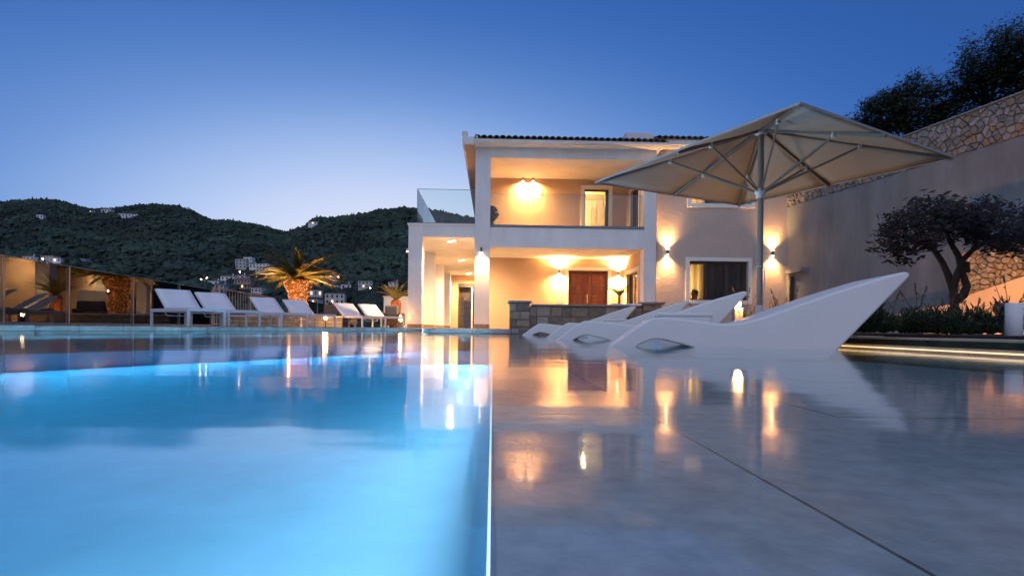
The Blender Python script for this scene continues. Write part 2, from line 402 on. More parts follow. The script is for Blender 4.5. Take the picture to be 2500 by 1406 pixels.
# ---- planting bed on the right
m = MB(); m.poly([(rightX(-2)+.4,-2),(rightX(15)+.4,15),(8.4,15),(8.9,-2)], 0, .10)
bed = tag(m.build('planting_bed', M['soil']), kind='structure')
# ---- pool lamp and added light strips
t = thing('pool_lamp', 'bright underwater lamp in the far pool wall below the doorway', 'pool lamp', (-1.0, 11.42, -.13))
mm = MB(); mm.tube([(0,.02,0), (0,-.008,0)], .05, 16); mm.build('lens', M['pooll'], t)
lamp('SPOT', (0,-.16,0), 190, (.70,.88,1.0), t, (0,-1,0), R(165), 1.0, .05)
def pool_strip(p, q, z, w, label):  # strips added to spread an even glow over the pool floor
    p, q = Vector((*p, z)), Vector((*q, z)); c = (p+q)/2; d = (q-p); L_ = d.length; d.normalize(); nr = Vector((d.y, -d.x, 0))
    t = thing('pool_fill_strip', label, 'light strip', c, 0, 'added underwater light strips')
    mm = MB(); mm.bar(d*-L_/2 - nr*.004, d*L_/2 - nr*.004, .012, .05); mm.build('strip_body', M['pooll'], t)
    l = bpy.data.lights.new('strip_light', 'AREA'); l.shape = 'RECTANGLE'; l.size = L_; l.size_y = .08; l.energy = w*LW; l.color = (.66,.87,1.0); l.spread = R(170)
    o = bpy.data.objects.new('strip_light', l); COL.objects.link(o); o.parent = t
    zx = -nr; xx = d; yy = zx.cross(xx)
    o.matrix_local = Matrix((( xx.x,yy.x,zx.x, nr.x*.02),(xx.y,yy.y,zx.y, nr.y*.02),(xx.z,yy.z,zx.z,0),(0,0,0,1)))
pool_strip((edgeX(10.8)-.006, 10.8), (edgeX(-1.0)-.006, -1.0), -.15, 34, 'added underwater light strip along the step of the shallow shelf')
def onl(a_, b_, t_): return (a_[0]+(b_[0]-a_[0])*t_, a_[1]+(b_[1]-a_[1])*t_)
pool_strip(onl(A,B,.25), onl(A,B,.97), -.10, 170, 'added underwater light strip in the left pool wall beside the glass fence')
pool_strip(onl(B,C,.03), onl(B,C,.97), -.10, 115, 'added underwater light strip in the pool wall below the white sun loungers')

# ================================================================== HILLS
RIDGE = [(-2500,470),(-1500,455),(-700,470),(0,490),(100,488),(180,494),(215,503),(265,505),(340,497),(430,495),(470,508),(515,530),(560,533),(640,550),
         (690,562),(740,548),(765,531),(800,532),(850,522),(920,509),(985,504),(1060,511),(1158,532),(1300,560),(1700,540),(2300,480),(3200,430),(5000,430)]
def interp(tab, x):
    if x <= tab[0][0]: return tab[0][1]
    for (a, b), (c, d) in zip(tab, tab[1:]):
        if x <= c: return b + (d-b)*(x-a)/(c-a)
    return tab[-1][1]
def ridgeY(px): return interp([(-2500,1050),(600,1000),(690,940),(790,800),(1200,760),(5000,900)], px)
def hillz(px, Y):
    a = (CY + ROLL*(px-CX) - interp(RIDGE, px)) / FPX - .006
    Yr = ridgeY(px)
    g = interp([(30,-2.2),(90,-1.0),(150,-.35),(300,.08),(420,.33),(560,.60),(700,.82),(Yr,1.0)], min(Y, Yr)) if Yr > 701 else 1
    z = HC + Y * a * g if Y <= Yr else HC + Yr*a - (Y-Yr)*.25
    x = px/1355*Y
    w = max(0, min(1, (Y-250)/200)) * (1 - .75*max(0, min(1, (Y-Yr+160)/160)))
    z += w * 14 * mnoise.fractal(Vector((x/130., Y/130., 3.1)), .9, 2.1, 4)
    if Y < 140: z = min(z, -10)
    return z
pxs = np.linspace(-2500, 4800, 240); Ys = np.concatenate([np.linspace(32,300,14), np.linspace(330,1100,60), np.linspace(1150,2200,8)])
vs = []; fs = []
for px in pxs:
    for Y in Ys: vs.append(((px-CX)/FPX*Y, Y, hillz(px, Y)))
nY = len(Ys)
for i in range(len(pxs)-1):
    for j in range(nY-1): fs.append((i*nY+j,(i+1)*nY+j,(i+1)*nY+j+1,i*nY+j+1))
hill = MB(); hill.add(vs, fs, True); tag(hill.build('hills', M['hill']), kind='structure')
g = MB(); g.lathe([(.01,-16),(9000,-16.0)], 48); tag(g.build('ground', M['ground']), kind='structure')
# ================================================================== VILLA
OX = gx(995, 19.0); OY = 19.0
villa = thing('villa', 'two-storey white and beige villa with lit porch, balcony and tiled roof', 'house', (OX, OY, 0), YAW)
cs, sn = math.cos(YAW), math.sin(YAW)
def UV(px, py, v=0.):
    tx, tz = ray(px, py)
    Y = (v + OY*cs - OX*sn) / (cs - tx*sn)
    return (Y*tx-OX)*cs + (Y-OY)*sn, HC + Y*tz
def U(px, v=0., py=700): return UV(px, py, v)[0]
def Zv(px, py, v=0.): return UV(px, py, v)[1]
Z0, ZL1, ZM1, ZS, ZU, ZE = .10, 3.22, 2.90, 3.68, 5.98, 6.36
uA1, uB0, uB1, uC0, uC1, uW = U(1030), U(1158), U(1195), U(1571), U(1601), U(1925, .25)
VB, VU = 2.9, 2.6                      # depth of porch and balcony back walls
DEEP = 14.0
def part(name, mat, *boxes, parent=villa, bevel=.008):
    mb = MB()
    for b in boxes: mb.box(*b)
    return mb.build(name, M[mat], parent, bevel)
# left block
pv = [0, 3.9, 8.3, 12.6]
for k, v in enumerate(pv):
    p = part('pier', 'white', (0, uA1, v, v+.5, Z0, ZL1+.002 if k else ZS-.06))
    part('plinth', 'plinth', (-.012, uA1+.012, v-.012, v+.512, Z0, Z0+.13), parent=p, bevel=.004)
part('side_beam', 'white', (0, uA1, .5, DEEP, ZL1, ZS-.06))
part('lintel', 'white', (uA1, uB0, 0, .35, ZL1, ZS-.06))
part('porch_ceiling', 'white', (uA1, uB0, .35, DEEP, ZL1+.004, ZS-.06))
part('terrace_slab', 'trim', (-.04, uB0, -.04, DEEP, ZS-.06, ZS))
# corridor wall and end wall with sliding door
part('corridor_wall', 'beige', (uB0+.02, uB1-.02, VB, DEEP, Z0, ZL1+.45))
dz = 2.75; du0 = U(1117, DEEP-.6); du1 = uB0 - .05
wall_mesh(uA1-.2, uB1-.02, Z0, ZL1+.003, [(du0, du1+.06, Z0-.01, dz)], DEEP, DEEP+.25).build('end_wall', M['beige'], villa)
sd = part('sliding_door', 'darkmetal', (du0, du1+.06, DEEP+.02, DEEP+.12, dz-.22, dz), (du0, du0+.06, DEEP+.02, DEEP+.12, Z0, dz-.22))
part('door_jamb', 'trim', ((du0+du1)/2+.1, (du0+du1)/2+.18, DEEP+.0, DEEP+.10, Z0, dz-.22), parent=sd)
part('pane', 'wglass', (du0+.06, du1+.06, DEEP+.06, DEEP+.075, Z0, dz-.22), parent=sd, bevel=0)
mb = MB()
for k in range(16): mb.box(du0-.3, du1+.6, DEEP+.6, DEEP+.63, Z0+k*.165, Z0+k*.165+.15)
mb.build('wood_screen', pmat('wood_slat', (.16,.085,.04), .6, .3, 6), villa)
# main block
for (a, b) in ((uB0, uB1), (uC0, uC1)):
    p = part('pier', 'white', (a, b, 0, .5, Z0, ZE))
    part('plinth', 'plinth', (a-.012, b+.012, -.012, .512, Z0, Z0+.15), parent=p, bevel=.004)
part('floor_beam', 'white', (uB1, uC0, 0, .35, ZM1, ZS-.09))
part('balcony_ledge', 'ledge', (uB1+.002, uC0-.002, -.03, .38, ZS-.09, ZS+.0))
part('porch_ceiling', 'white', (uB1-.3, uC0, .35, VB, ZM1+.004, ZS-.1))
part('balcony_floor', 'floor', (uB0, uC0, .38, VU, ZS-.1, ZS-.01))
part('porch_floor', 'floor', (-.3, uW+.3, -.9, 3.4, Z0-.05, Z0-.004))
# lower back wall with front door
dx0, dzt = UV(1388, 660, VB); dx1 = U(1484, VB)
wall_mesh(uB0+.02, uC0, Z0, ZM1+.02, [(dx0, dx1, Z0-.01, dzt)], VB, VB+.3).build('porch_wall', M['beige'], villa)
tw_ = .13
part('door_surround', 'trim', (dx0-tw_, dx0, VB-.035, VB+.02, Z0, dzt+tw_), (dx1, dx1+tw_, VB-.035, VB+.02, Z0, dzt+tw_), (dx0, dx1, VB-.035, VB+.02, dzt, dzt+tw_), bevel=.004)
fd = part('front_door', 'door', (dx0, dx1, VB+.10, VB+.18, Z0, dzt))
split = U(1440, VB)
part('door_frame', 'door', (dx0, dx0+.04, VB+.05, VB+.099, Z0, dzt), (dx1-.04, dx1, VB+.05, VB+.099, Z0, dzt), (dx0+.04, dx1-.04, VB+.05, VB+.099, dzt-.05, dzt), (split-.03, split+.03, VB+.04, VB+.099, Z0, dzt-.05), parent=fd)
def carved(x0, x1, cols, rows):
    w = (x1-x0)/cols; h = (dzt-.1-Z0-.1)/rows
    for i in range(cols):
        for j in range(rows):
            a, b = x0+i*w+.02, x0+(i+1)*w-.02; c, d = Z0+.08+j*h+.02, Z0+.08+(j+1)*h-.02
            q = part('door_panel', 'door', (a, b, VB+.075, VB+.10, c, d), parent=fd, bevel=.012)
            e = min(b-a, d-c)*.28
            if cols == 1: e = (b-a)*.3
            part('door_boss', 'door', (a+e*.8, b-e*.8, VB+.055, VB+.076, c+e*.8, d-e*.8), parent=fd, bevel=.012)
carved(dx0+.05, split-.03, 3, 5); carved(split+.04, dx1-.05, 1, 5)
mb = MB(); mb.tube([(split-.10, VB+.0, 1.15), (split-.10, VB+.0, 1.5)], .014, 8); mb.tube([(split-.10,VB,1.2),(split-.10,VB+.1,1.2)], .01, 6); mb.tube([(split-.10,VB,1.45),(split-.10,VB+.1,1.45)], .01, 6)
mb.build('door_handle', M['grey'], fd)
part('wall_device', 'trim', (U(1361,VB), U(1370,VB), VB-.06, VB, Zv(1365,742,VB), Zv(1365,722,VB)))
# right return walls with glazed doors (plane u = uC0)
def return_wall(z0, z1, vb, v0, v1, zt, names):
    # built as a wall along v, using a rotated wall mesh
    w = wall_mesh(.5, vb, z0, z1, [(v0, v1, z0-.01, zt)], 0, .25)
    w.v = [(uC0 + y, x, z) for x, y, z in w.v]; w.f = [f[::-1] for f in w.f]
    w.build(names[0], M['beige'], villa)
    part(names[1], 'trim', (uC0-.03, uC0+.01, v0-.12, v0, z0, zt+.14), (uC0-.03, uC0+.01, v1, v1+.12, z0, zt+.14), (uC0-.03, uC0+.01, v0, v1, zt, zt+.14), bevel=.004)
    d = part(names[2], 'brown', (uC0+.08, uC0+.14, v0, v0+.07, z0, zt), (uC0+.08, uC0+.14, v1-.07, v1, z0, zt), (uC0+.08, uC0+.14, v0+.07, v1-.07, zt-.07, zt), (uC0+.08, uC0+.14, (v0+v1)/2-.03, (v0+v1)/2+.03, z0, zt-.07))
    part('pane', 'wglass', (uC0+.10, uC0+.11, v0+.07, v1-.07, z0, zt-.07), parent=d, bevel=0)
    c = MB()
    for k in range(14):
        a = v0 + (v1-v0)*k/14; b = v0 + (v1-v0)*(k+1)/14; o = .28 + (.05 if k % 2 else 0)
        c.add([(uC0+o,a,z0),(uC0+.56-o+.05,b,z0),(uC0+.56-o+.05,b,zt),(uC0+o,a,zt)], [(0,1,2,3)])
    c.build('curtain', M['curtain'], d)
return_wall(Z0, ZM1+.02, VB, .75, 2.35, 2.25, ('porch_side_wall','side_door_surround','side_door'))
return_wall(ZS-.01, ZU+.02, VU, .7, 1.9, 5.35, ('balcony_side_wall','balcony_door_surround','balcony_side_door'))
# upper storey
part('roof_beam', 'white', (uB1, uC0, 0, .35, ZU, ZE))
part('balcony_ceiling', 'white', (uB0, uC0, .35, VU, ZU+.004, ZE-.02))
ux0, uzt = UV(1427, 462, VU); ux1 = U(1484, VU)
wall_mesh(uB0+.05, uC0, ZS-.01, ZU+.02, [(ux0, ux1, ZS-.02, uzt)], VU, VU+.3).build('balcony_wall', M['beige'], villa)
part('balcony_door_trim', 'trim', (ux0-.14, ux0, VU-.035, VU+.02, ZS-.01, uzt+.15), (ux1, ux1+.14, VU-.035, VU+.02, ZS-.01, uzt+.15), (ux0, ux1, VU-.035, VU+.02, uzt, uzt+.15), bevel=.004)
bd = part('balcony_door', 'darkmetal', (ux0, ux0+.05, VU+.1, VU+.17, ZS, uzt), (ux1-.12, ux1, VU+.1, VU+.17, ZS, uzt), (ux0+.05, ux1-.12, VU+.1, VU+.17, uzt-.07, uzt))
part('pane', 'wglass', (ux0+.05, ux1-.12, VU+.13, VU+.14, ZS, uzt-.07), parent=bd, bevel=0)
part('upper_side_wall', 'beige', (uB0+.001, uB0+.25, VU, DEEP, ZS, ZE))
# lit room behind the balcony door
def room(x0, x1, y0, y1, z0, z1, watts, lx, ly, lz, name):
    w = MB()
    q = [(x0,y0),(x1,y0),(x1,y1),(x0,y1)]
    for i in (1, 2, 3):
        a, b = q[i], q[(i+1)%4]; w.add([(*a,z0),(*b,z0),(*b,z1),(*a,z1)], [(0,1,2,3)])
    w.add([(x0,y0,z1),(x1,y0,z1),(x1,y1,z1),(x0,y1,z1)], [(0,1,2,3)]); w.add([(x0,y0,z0),(x1,y0,z0),(x1,y1,z0),(x0,y1,z0)], [(0,1,2,3)])
    w.build(name, M['room'], villa)
    lamp('POINT', (lx, ly, lz), watts, (1.0,.66,.28), villa, radius=.15, name='room_light')
room(ux0-1.3, ux1+1.6, VU+.31, VU+3.4, ZS-.02, ZU, 95, ux0+.2, VU+1.6, 5.5, 'upper_room')
for (px_, wpx, top) in ((1449, 9, 506), (1467, 11, 487)):     # arched niches on the far wall
    cu, cz = UV(px_, top, VU+3.3); hw = wpx/FPX*25.2/2*1.2
    ar = [(cu-hw, ZS), (cu+hw, ZS)] + [(cu+hw*math.cos(t), cz-hw+hw*math.sin(t)) for t in [math.pi*k/10 for k in range(11)]]
    mm = MB(); nn = len(ar); mm.add([(x, VU+3.30, z) for x, z in ar] + [(x, VU+3.36, z) for x, z in ar], [tuple(range(nn))] + [(i,(i+1)%nn,(i+1)%nn+nn,i+nn) for i in range(nn)])
    mm.build('arched_niche', pmat('niche_paint', (.55,.40,.22), .8, .03), villa)
# wing
VW = .25
wx0, wzt = UV(1683, 637, VW); wx1, wzb = UV(1826, 734, VW)
vx0, vzb = UV(1686, 497, VW); vx1 = U(1832, VW); vzt = vzb + 1.25
ZWE = 6.52
wall_mesh(uC1+.09, uW, Z0, ZWE, [(wx0, wx1, wzb, wzt), (vx0, vx1, vzb, vzt)], VW, VW+.3).build('wing_wall', M['wing'], villa)
part('wing_side_wall', 'wing', (uW-.3, uW-.001, VW+.3, DEEP, Z0, ZWE))
part('recess_wall', 'wing', (uC1+.001, uC1+.09, .45, .75, Z0, ZWE))
for (a, b, c, d, nm, lit) in ((wx0, wx1, wzb, wzt, 'window', 1), (vx0, vx1, vzb, vzt, 'upper_window', 0)):
    t_ = .13
    part(nm+'_surround', 'trim', (a-t_, a, VW-.04, VW+.02, c-t_, d+t_), (b, b+t_, VW-.04, VW+.02, c-t_, d+t_), (a, b, VW-.04, VW+.02, d, d+t_), (a, b, VW-.06, VW+.02, c-t_, c), bevel=.004)
    k1, k2 = a+(b-a)*.29, a+(b-a)*.66
    w = part(nm, 'brown', (a, b, VW+.14, VW+.20, d-.09, d), (a, b, VW+.14, VW+.20, c, c+.05), (a, a+.02, VW+.14, VW+.20, c, d), (b-.10, b, VW+.14, VW+.20, c, d), (k1-.05, k1+.08, VW+.13, VW+.19, c, d), (k2-.06, k2+.06, VW+.13, VW+.19, c, d))
    for (e, f) in ((a+.02, k1-.05), (k1+.08, k2-.06), (k2+.06, b-.10)):
        part('pane', 'wglass', (e, f, VW+.165, VW+.173, c+.05, d-.09), parent=w, bevel=0)
    cm = MB(); nn = 44
    for k in range(nn):
        e = a-.05 + (b-a+.1)*k/nn; f = a-.05+(b-a+.1)*(k+1)/nn
        o1 = .36 + .05*math.sin(k*1.25); o2 = .36 + .05*math.sin((k+1)*1.25)
        cm.add([(e,VW+o1,c-.05),(f,VW+o2,c-.05),(f,VW+o2,d+.05),(e,VW+o1,d+.05)], [(0,1,2,3)], True)
    cm.build('curtain', M['curtain'], w)
    cm = MB()  # added dark sheet behind the other panes, imitating dark reflecting glass
    for k in range(30):
        e = k1+.02 + (b+.1-k1)*k/30; f = k1+.02+(b+.1-k1)*(k+1)/30
        cm.add([(e,VW+.30+.012*math.sin(k*1.7),c-.04),(f,VW+.30+.012*math.sin((k+1)*1.7),c-.04),(f,VW+.30+.012*math.sin((k+1)*1.7),d+.04),(e,VW+.30+.012*math.sin(k*1.7),d+.04)], [(0,1,2,3)], True)
    cm.build('dark_pane_sheet', M['panedark'], w)
room(wx0-.5, uW-.4, VW+.31, 3.8, Z0, 3.0, 26, wx0+.05, VW+.9, 1.8, 'lower_room')
room(vx0-.5, uW-.4, VW+.31, 3.8, vzb-.6, ZWE-.1, 30, vx0+.2, VW+1.2, vzb+.6, 'wing_upper_room')
# roof
def roof(x0, x1, v0, v1, z, name, slope=.22):
    r = MB(); th = .10
    r.add([(x0,v0,z),(x1,v0,z),(x1,v1,z+(v1-v0)*slope),(x0,v1,z+(v1-v0)*slope),(x0,v0,z+th),(x1,v0,z+th),(x1,v1,z+th+(v1-v0)*slope),(x0,v1,z+th+(v1-v0)*slope)],
          [(0,3,2,1),(4,5,6,7),(0,1,5,4),(1,2,6,5),(2,3,7,6),(3,0,4,7)])
    ro = r.build(name, M['trim'], villa)
    nt_ = int((x1-x0)/.205); sp = (x1-x0)/nt_
    def tile(yl, L, mb):
        nseg = 8; vs = []
        for yy, rr in ((yl, .112), (yl+L, .09)):
            for q_ in range(nseg+1):
                t = math.pi*q_/nseg; vs.append((rr*math.cos(t), yy, rr*math.sin(t)*.85 + (yy)*slope))
            for q_ in range(nseg+1):
                t = math.pi*q_/nseg; vs.append(((rr-.018)*math.cos(t), yy, (rr-.018)*math.sin(t)*.85 + yy*slope))
        k_ = nseg+1; fs = []
        for q_ in range(nseg):
            fs += [(q_, q_+1, 2*k_+q_+1, 2*k_+q_), (k_+q_, 3*k_+q_, 3*k_+q_+1, k_+q_+1), (q_, k_+q_, k_+q_+1, q_+1), (2*k_+q_, 2*k_+q_+1, 3*k_+q_+1, 3*k_+q_)]
        mb.add(vs, fs, True)
    mb = MB(); tile(0, .42, mb); me_ = mb.mesh('roof_tile'); me_.materials.append(M['rooft'])
    for k in range(nt_):
        o = bpy.data.objects.new('roof_tile', me_); COL.objects.link(o); o.parent = ro
        o.location = (x0+(k+.5)*sp, v0-.05, z+th+.035 + random.uniform(-.006,.006)); o.rotation_euler = (0,0,random.uniform(-.03,.03))
    mb = MB()
    for k in range(nt_):
        base = MB(); tile(.34, v1-v0-.36, base)
        mb.add([(p[0]+x0+(k+.5)*sp, p[1]+v0-.05, p[2]+z+th+.045) for p in base.v], base.f, True)
    tag(mb.build('roof_tiles', M['rooft'], ro), kind='stuff')
    pan = MB()
    for k in range(nt_+1):
        xx = x0 + k*sp
        pan.box(xx-.06, xx+.06, v0-.07, v0+.3, z+th-.004, z+th+.018)
    pan.build('pan_tiles', M['rooft'], ro)
    return ro
EV = -.42
ro = roof(uB0-.02, uC1+.18, EV, 8.0, ZE+.01, 'main_roof')
part('eave_fascia', 'white', (uB0-.02, uC1+.02, -.06, .3, ZE-.02, ZE+.04))
part('eave_soffit', 'white', (uB0-.02, uC1+.17, EV+.02, -.06, ZE-.03, ZE+.009))
gm = MB(); gp = []
for k in range(9):
    t = math.pi + math.pi*k/8; gp.append((EV-.08 + .075*math.cos(t), ZE+.065 + .10*math.sin(t)))
pts = gp + [(y, z) for y, z in [(EV-.08+.062*math.cos(math.pi*2-math.pi*k/8), ZE+.065+.085*math.sin(math.pi*2-math.pi*k/8)) for k in range(9)]]
x0_, x1_ = uB0-.05, uC1+.26; nn = len(pts)
gm.add([(x0_,y,z) for y,z in pts]+[(x1_,y,z) for y,z in pts], [(i,(i+1)%nn,(i+1)%nn+nn,i+nn) for i in range(nn)]+[tuple(range(nn))[::-1], tuple(range(nn,2*nn))])
gt = gm.build('gutter', M['gutter'], villa)
for k in range(5):
    xx = x0_+.5+(x1_-x0_-1)*k/4
    g2 = MB(); g2.box(xx-.02, xx+.02, EV-.165, EV+.0, ZE-.03, ZE+.07); g2.build('gutter_bracket', M['gutter'], gt, .01)
# left overhang: long soffit and barge board
part('side_soffit', 'beige', (uB0-.36, uB0-.021, -.35, DEEP, ZE-.06, ZE+.0))
part('barge_board', 'white', (uB0-.42, uB0-.361, EV-.05, DEEP, ZE-.10, ZE+.14))
part('corner_block', 'white', (uB0-.44, uB0-.025, EV-.10, -.36, ZE-.08, ZE+.15), (uB0-.44, uB0-.26, EV-.10, EV+.16, ZE+.15, ZE+.32))
part('corner_stub', 'white', (uB0-.02, uB0+.09, EV-.02, EV+.2, ZE+.10, ZE+.27))
w0 = U(1590, .1)
roof(w0+.05, uW+.3, VW-.40, 9.0, ZWE+.06, 'wing_roof')
part('wing_cornice', 'trim', (uC1+.3, uW+.3, VW-.42, VW-.3, ZWE-.02, ZWE+.07), (uC1+.09, uW+.2, VW-.3, VW+.1, ZWE-.06, ZWE+.05))
part('roof_parapet', 'white', (U(1526), U(1594), .1, .7, ZE+.05, Zv(1580, 322)))
# downpipe
dp = MB(); xx = uC1+.05; dp.tube([(xx,.30,Z0),(xx,.30,ZE-.1),(xx,.1,ZE-.04),(xx,EV+.05,ZE+.0)], .045, 10); d_ = dp.build('downpipe', M['gutter'], villa)
for z in (1.9, 3.2, 4.9):
    b_ = MB(); b_.tube([(xx,.30,z),(xx,.30,z+.04)], .056, 10); b_.tube([(xx,.25,z+.02),(xx+.12,.22,z+.02)], .012, 6); b_.build('pipe_clip', M['gutter'], d_)
# glass railings
def to_world(u, v, z): return (OX + u*cs - v*sn, OY + u*sn + v*cs, z)
gr = thing('glass_railing', 'clear glass railing across the lit upper balcony', 'railing', (OX, OY, 0), YAW)
ug = U(1323)
for a, b in ((uB1+.03, ug-.006), (ug+.006, uC0-.03)):
    p = part('glass_pane', 'glass', (a, b, .16, .175, ZS+.002, ZS+1.10), parent=gr, bevel=0)
    part('pane_edge', 'glassedge', (a, b, .159, .176, ZS+1.10, ZS+1.112), parent=p, bevel=0)
part('rail_clip', 'darkmetal', (ug-.025, ug+.025, .145, .19, ZS+1.04, ZS+1.11), parent=gr)
gr = thing('glass_railing', 'clear frameless glass railing around the open terrace left of the balcony', 'railing', (OX, OY, 0), YAW)
gl0 = U(1016)
p = part('glass_pane', 'glass', (gl0, uB0-.01, .06, .075, ZS+.03, ZS+1.18), parent=gr, bevel=0); part('pane_edge', 'glassedge', (gl0, uB0-.01, .058, .077, ZS+1.18, ZS+1.194), parent=p, bevel=0)
for k in range(5):
    a = .08 + k*2.6
    p = part('glass_pane', 'glass', (gl0-.006, gl0+.008, a+.008, a+2.59, ZS+.03, ZS+1.18), parent=gr, bevel=0); part('pane_edge', 'glassedge', (gl0-.008, gl0+.010, a+.008, a+2.59, ZS+1.18, ZS+1.194), parent=p, bevel=0)
part('base_channel', 'ledge', (gl0-.05, uB0-.01, .03, .11, ZS+.002, ZS+.035), parent=gr)

# ---- wall lamps
def sconce(px, py, v, label, up, down, group, wu=26, wd=26, wide=118, ww=1.0):
    u, z = UV(px, py, v); x, y, z = to_world(u, v-.09, z)
    t = thing('wall_lamp', label, 'wall lamp', (x, y, z), YAW, group)
    hh = .085
    mm = MB(); mm.tube([(0,0,-hh),(0,0,hh)], .038, 14); mm.build('lamp_body', M['lampbody'], t)
    mm = MB(); mm.box(-.02,.02,.03,.09,-.03,.03); mm.build('wall_bracket', M['lampbody'], t)
    for flag, sgn, w in ((up, 1, wu), (down, -1, wd)):
        if not flag: continue
        mm = MB(); mm.tube([(0,0,sgn*(hh+.001)),(0,0,sgn*(hh+.02))], .03, 12); mm.build('bulb', M['glow'], t)
        lamp('SPOT', (0,-.0,sgn*(hh+.03)), w*1.1, WARM, t, (0,.08,sgn), R(74), .8, .02)
        lamp('SPOT', (0,-.0,sgn*(hh+.03)), w*ww, WARM, t, (0,.12,sgn), R(wide), .9, .02)
    return t
G1 = 'up and down wall lamps'; G2 = 'down-facing wall lamps'
sconce(1175, 611, 0, 'down-facing lamp on the white pillar between corridor and porch', 0, 1, G2, wd=110)
sconce(1365, 663, VB, 'up and down lamp on the porch wall left of the wooden door', 1, 1, G1, 230, 180, 165, 1.9)
sconce(1508, 668, VB, 'up and down lamp on the porch wall right of the wooden door', 1, 1, G1, 230, 180, 165, 1.9)
sconce(1277, 438, VU, 'left one of the two lamps on the upper balcony wall', 0, 1, G2, wd=200, wide=165, ww=1.6)
sconce(1301, 438, VU, 'right one of the two lamps on the upper balcony wall', 0, 1, G2, wd=200, wide=165, ww=1.6)
sconce(1628, 616, VW, 'up and down lamp on the wing wall beside the downpipe', 1, 1, G1, 75, 75)
sconce(1884, 619, VW, 'up and down lamp near the right corner of the wing', 1, 1, G1, 75, 75)
# small corner fixture
t = thing('corner_lamp', 'tiny glass wall light on the left outer corner of the villa', 'wall lamp', to_world(-.05, .1, Zv(991,612)), YAW)
mm = MB(); mm.tube([(0,0,0),(0,0,.08)], .03, 10); mm.build('glass_body', M['trim'], t); mm = MB(); mm.tube([(0,0,-.03),(0,0,0)], .03, 10); mm.build('bulb', M['streetr'], t)
# porch downlights
for (px, py, lab) in ((1104, 590, 'pair of recessed ceiling lights nearest the front of the corridor'), (1128, 636, 'pair of recessed ceiling lights in the middle of the corridor'), (1145, 668, 'pair of recessed ceiling lights at the far end of the corridor')):
    Y = (ZL1 - HC) / ray(px, py)[1]; P = at(px, py, Y)
    t = thing('ceiling_light', lab, 'ceiling light', (P.x, P.y, ZL1), YAW, 'recessed corridor lights')
    for dx, dy in ((-.1,.1),(.06,-.12)):
        mm = MB(); mm.tube([(dx,dy,-.006),(dx,dy,.002)], .06, 14); mm.build('lens', M['glowspot'], t)
    lamp('SPOT', (0,0,-.05), 480, (1,.62,.28), t, (0,0,-1), R(165), .7, .08)
for k, v in enumerate((9.5,)):
    P = to_world((uA1+uB0)/2, v, ZL1-.05)

# ---- balcony shrub, porch palm, window flower pot
def leafball(n, r, size, seed, squash=1.0, hollow=.5):
    rg = random.Random(seed); mb = MB()
    for _ in range(n):
        d = Vector((rg.gauss(0,1), rg.gauss(0,1), rg.gauss(0,1))).normalized() * r * (hollow + (1-hollow)*rg.random()); d.z *= squash
        a = Vector((rg.gauss(0,1), rg.gauss(0,1), rg.gauss(0,1))).normalized(); b = a.orthogonal().normalized()
        s = size*rg.uniform(.6,1.3); mb.add([d-a*s, d+b*s*.4, d+a*s, d-b*s*.4], [(0,1,2,3)])
    return mb
P = to_world(*UV(1197, 519, .9)[:1], .9, ZS)
t = thing('topiary_shrub', 'round clipped shrub in a pot beside the upper balcony pillar', 'shrub', P)
leafball(900, .30, .06, 3).build('foliage', M['leafdark'], t).location = (0,0,.55)
mm = MB(); mm.tube([(0,0,.2),(0,0,.5)], .025, 8); mm.build('stem', M['bark'], t)
mm = MB(); mm.lathe([(.001,0),(.13,0),(.17,.24),(.15,.24),(.14,.2),(.001,.2)], 18); mm.build('pot', M['pot'], t)
def frond(mb, base, az, el, L, droop, n=16, leaf=.18, w=.018, rg=random, lift=.3):
    d = Vector((math.cos(az), math.sin(az), 0)); p = Vector(base); pts = []
    e = el
    for k in range(n+1):
        pts.append(p.copy()); p = p + (d*math.cos(e) + Vector((0,0,math.sin(e)))) * (L/n); e -= droop/n
    for k in range(n):
        mb.bar(pts[k], pts[k+1], w*(1-.6*k/n), w*(1-.6*k/n))
    side = Vector((-d.y, d.x, 0))
    for k in range(2, n+1):
        q = pts[k]; t = (pts[k]-pts[k-1]).normalized(); up = side.cross(t).normalized()*-1
        if up.z < 0: up = -up
        ll = leaf * math.sin(math.pi*min(1,.15+.85*(k/n))**.8)+leaf*.15
        for s_ in (-1,1):
            for off in (0, .5):
                q2 = q - (pts[k]-pts[k-1])*off
                tip = q2 + (side*s_*.8 + t*.55 + up*lift).normalized()*ll*rg.uniform(.85,1.1)
                ww = t*w*.55
                mb.add([q2-ww, q2+ww, tip], [(0,1,2)])
P = to_world(U(1512, 1.1), 1.1, Z0)
t = thing('porch_palm', 'small potted palm standing in the porch right of the wooden door', 'potted palm', P)
rg = random.Random(5)
mm = MB(); mm.lathe([(.001,0),(.16,0),(.2,.34),(.18,.34),(.17,.30),(.001,.30)], 18); mm.build('pot', M['pot'], t)
mm = MB(); mm.tube([(0,0,.3),(0.01,0,.75),(0,0,1.22)], [.06,.05,.055], 10); mm.build('trunk', M['fibre'], t)
for k in range(15):
    mm = MB(); frond(mm, (0,0,1.2), k*2.4, rg.uniform(.75,1.35), rg.uniform(.65,.9), rg.uniform(.8,1.6), 12, .20, .014, rg); mm.build('frond', M['frond2'], t)
u_, z_ = UV(1696, 733, .32); P = to_world(u_, .32, wzb)
t = thing('flower_pot', 'small flower pot on the lower wing window sill', 'flower pot', P)
mm = MB(); mm.lathe([(.001,0),(.07,0),(.105,.17),(.115,.17),(.115,.2),(.09,.2),(.001,.19)], 16); mm.build('pot', pmat('clay_pot',(.20,.07,.03),.8,.2,6), t)
leafball(260, .13, .04, 9, .8).build('foliage', M['leafdark'], t).location = (0,0,.27)
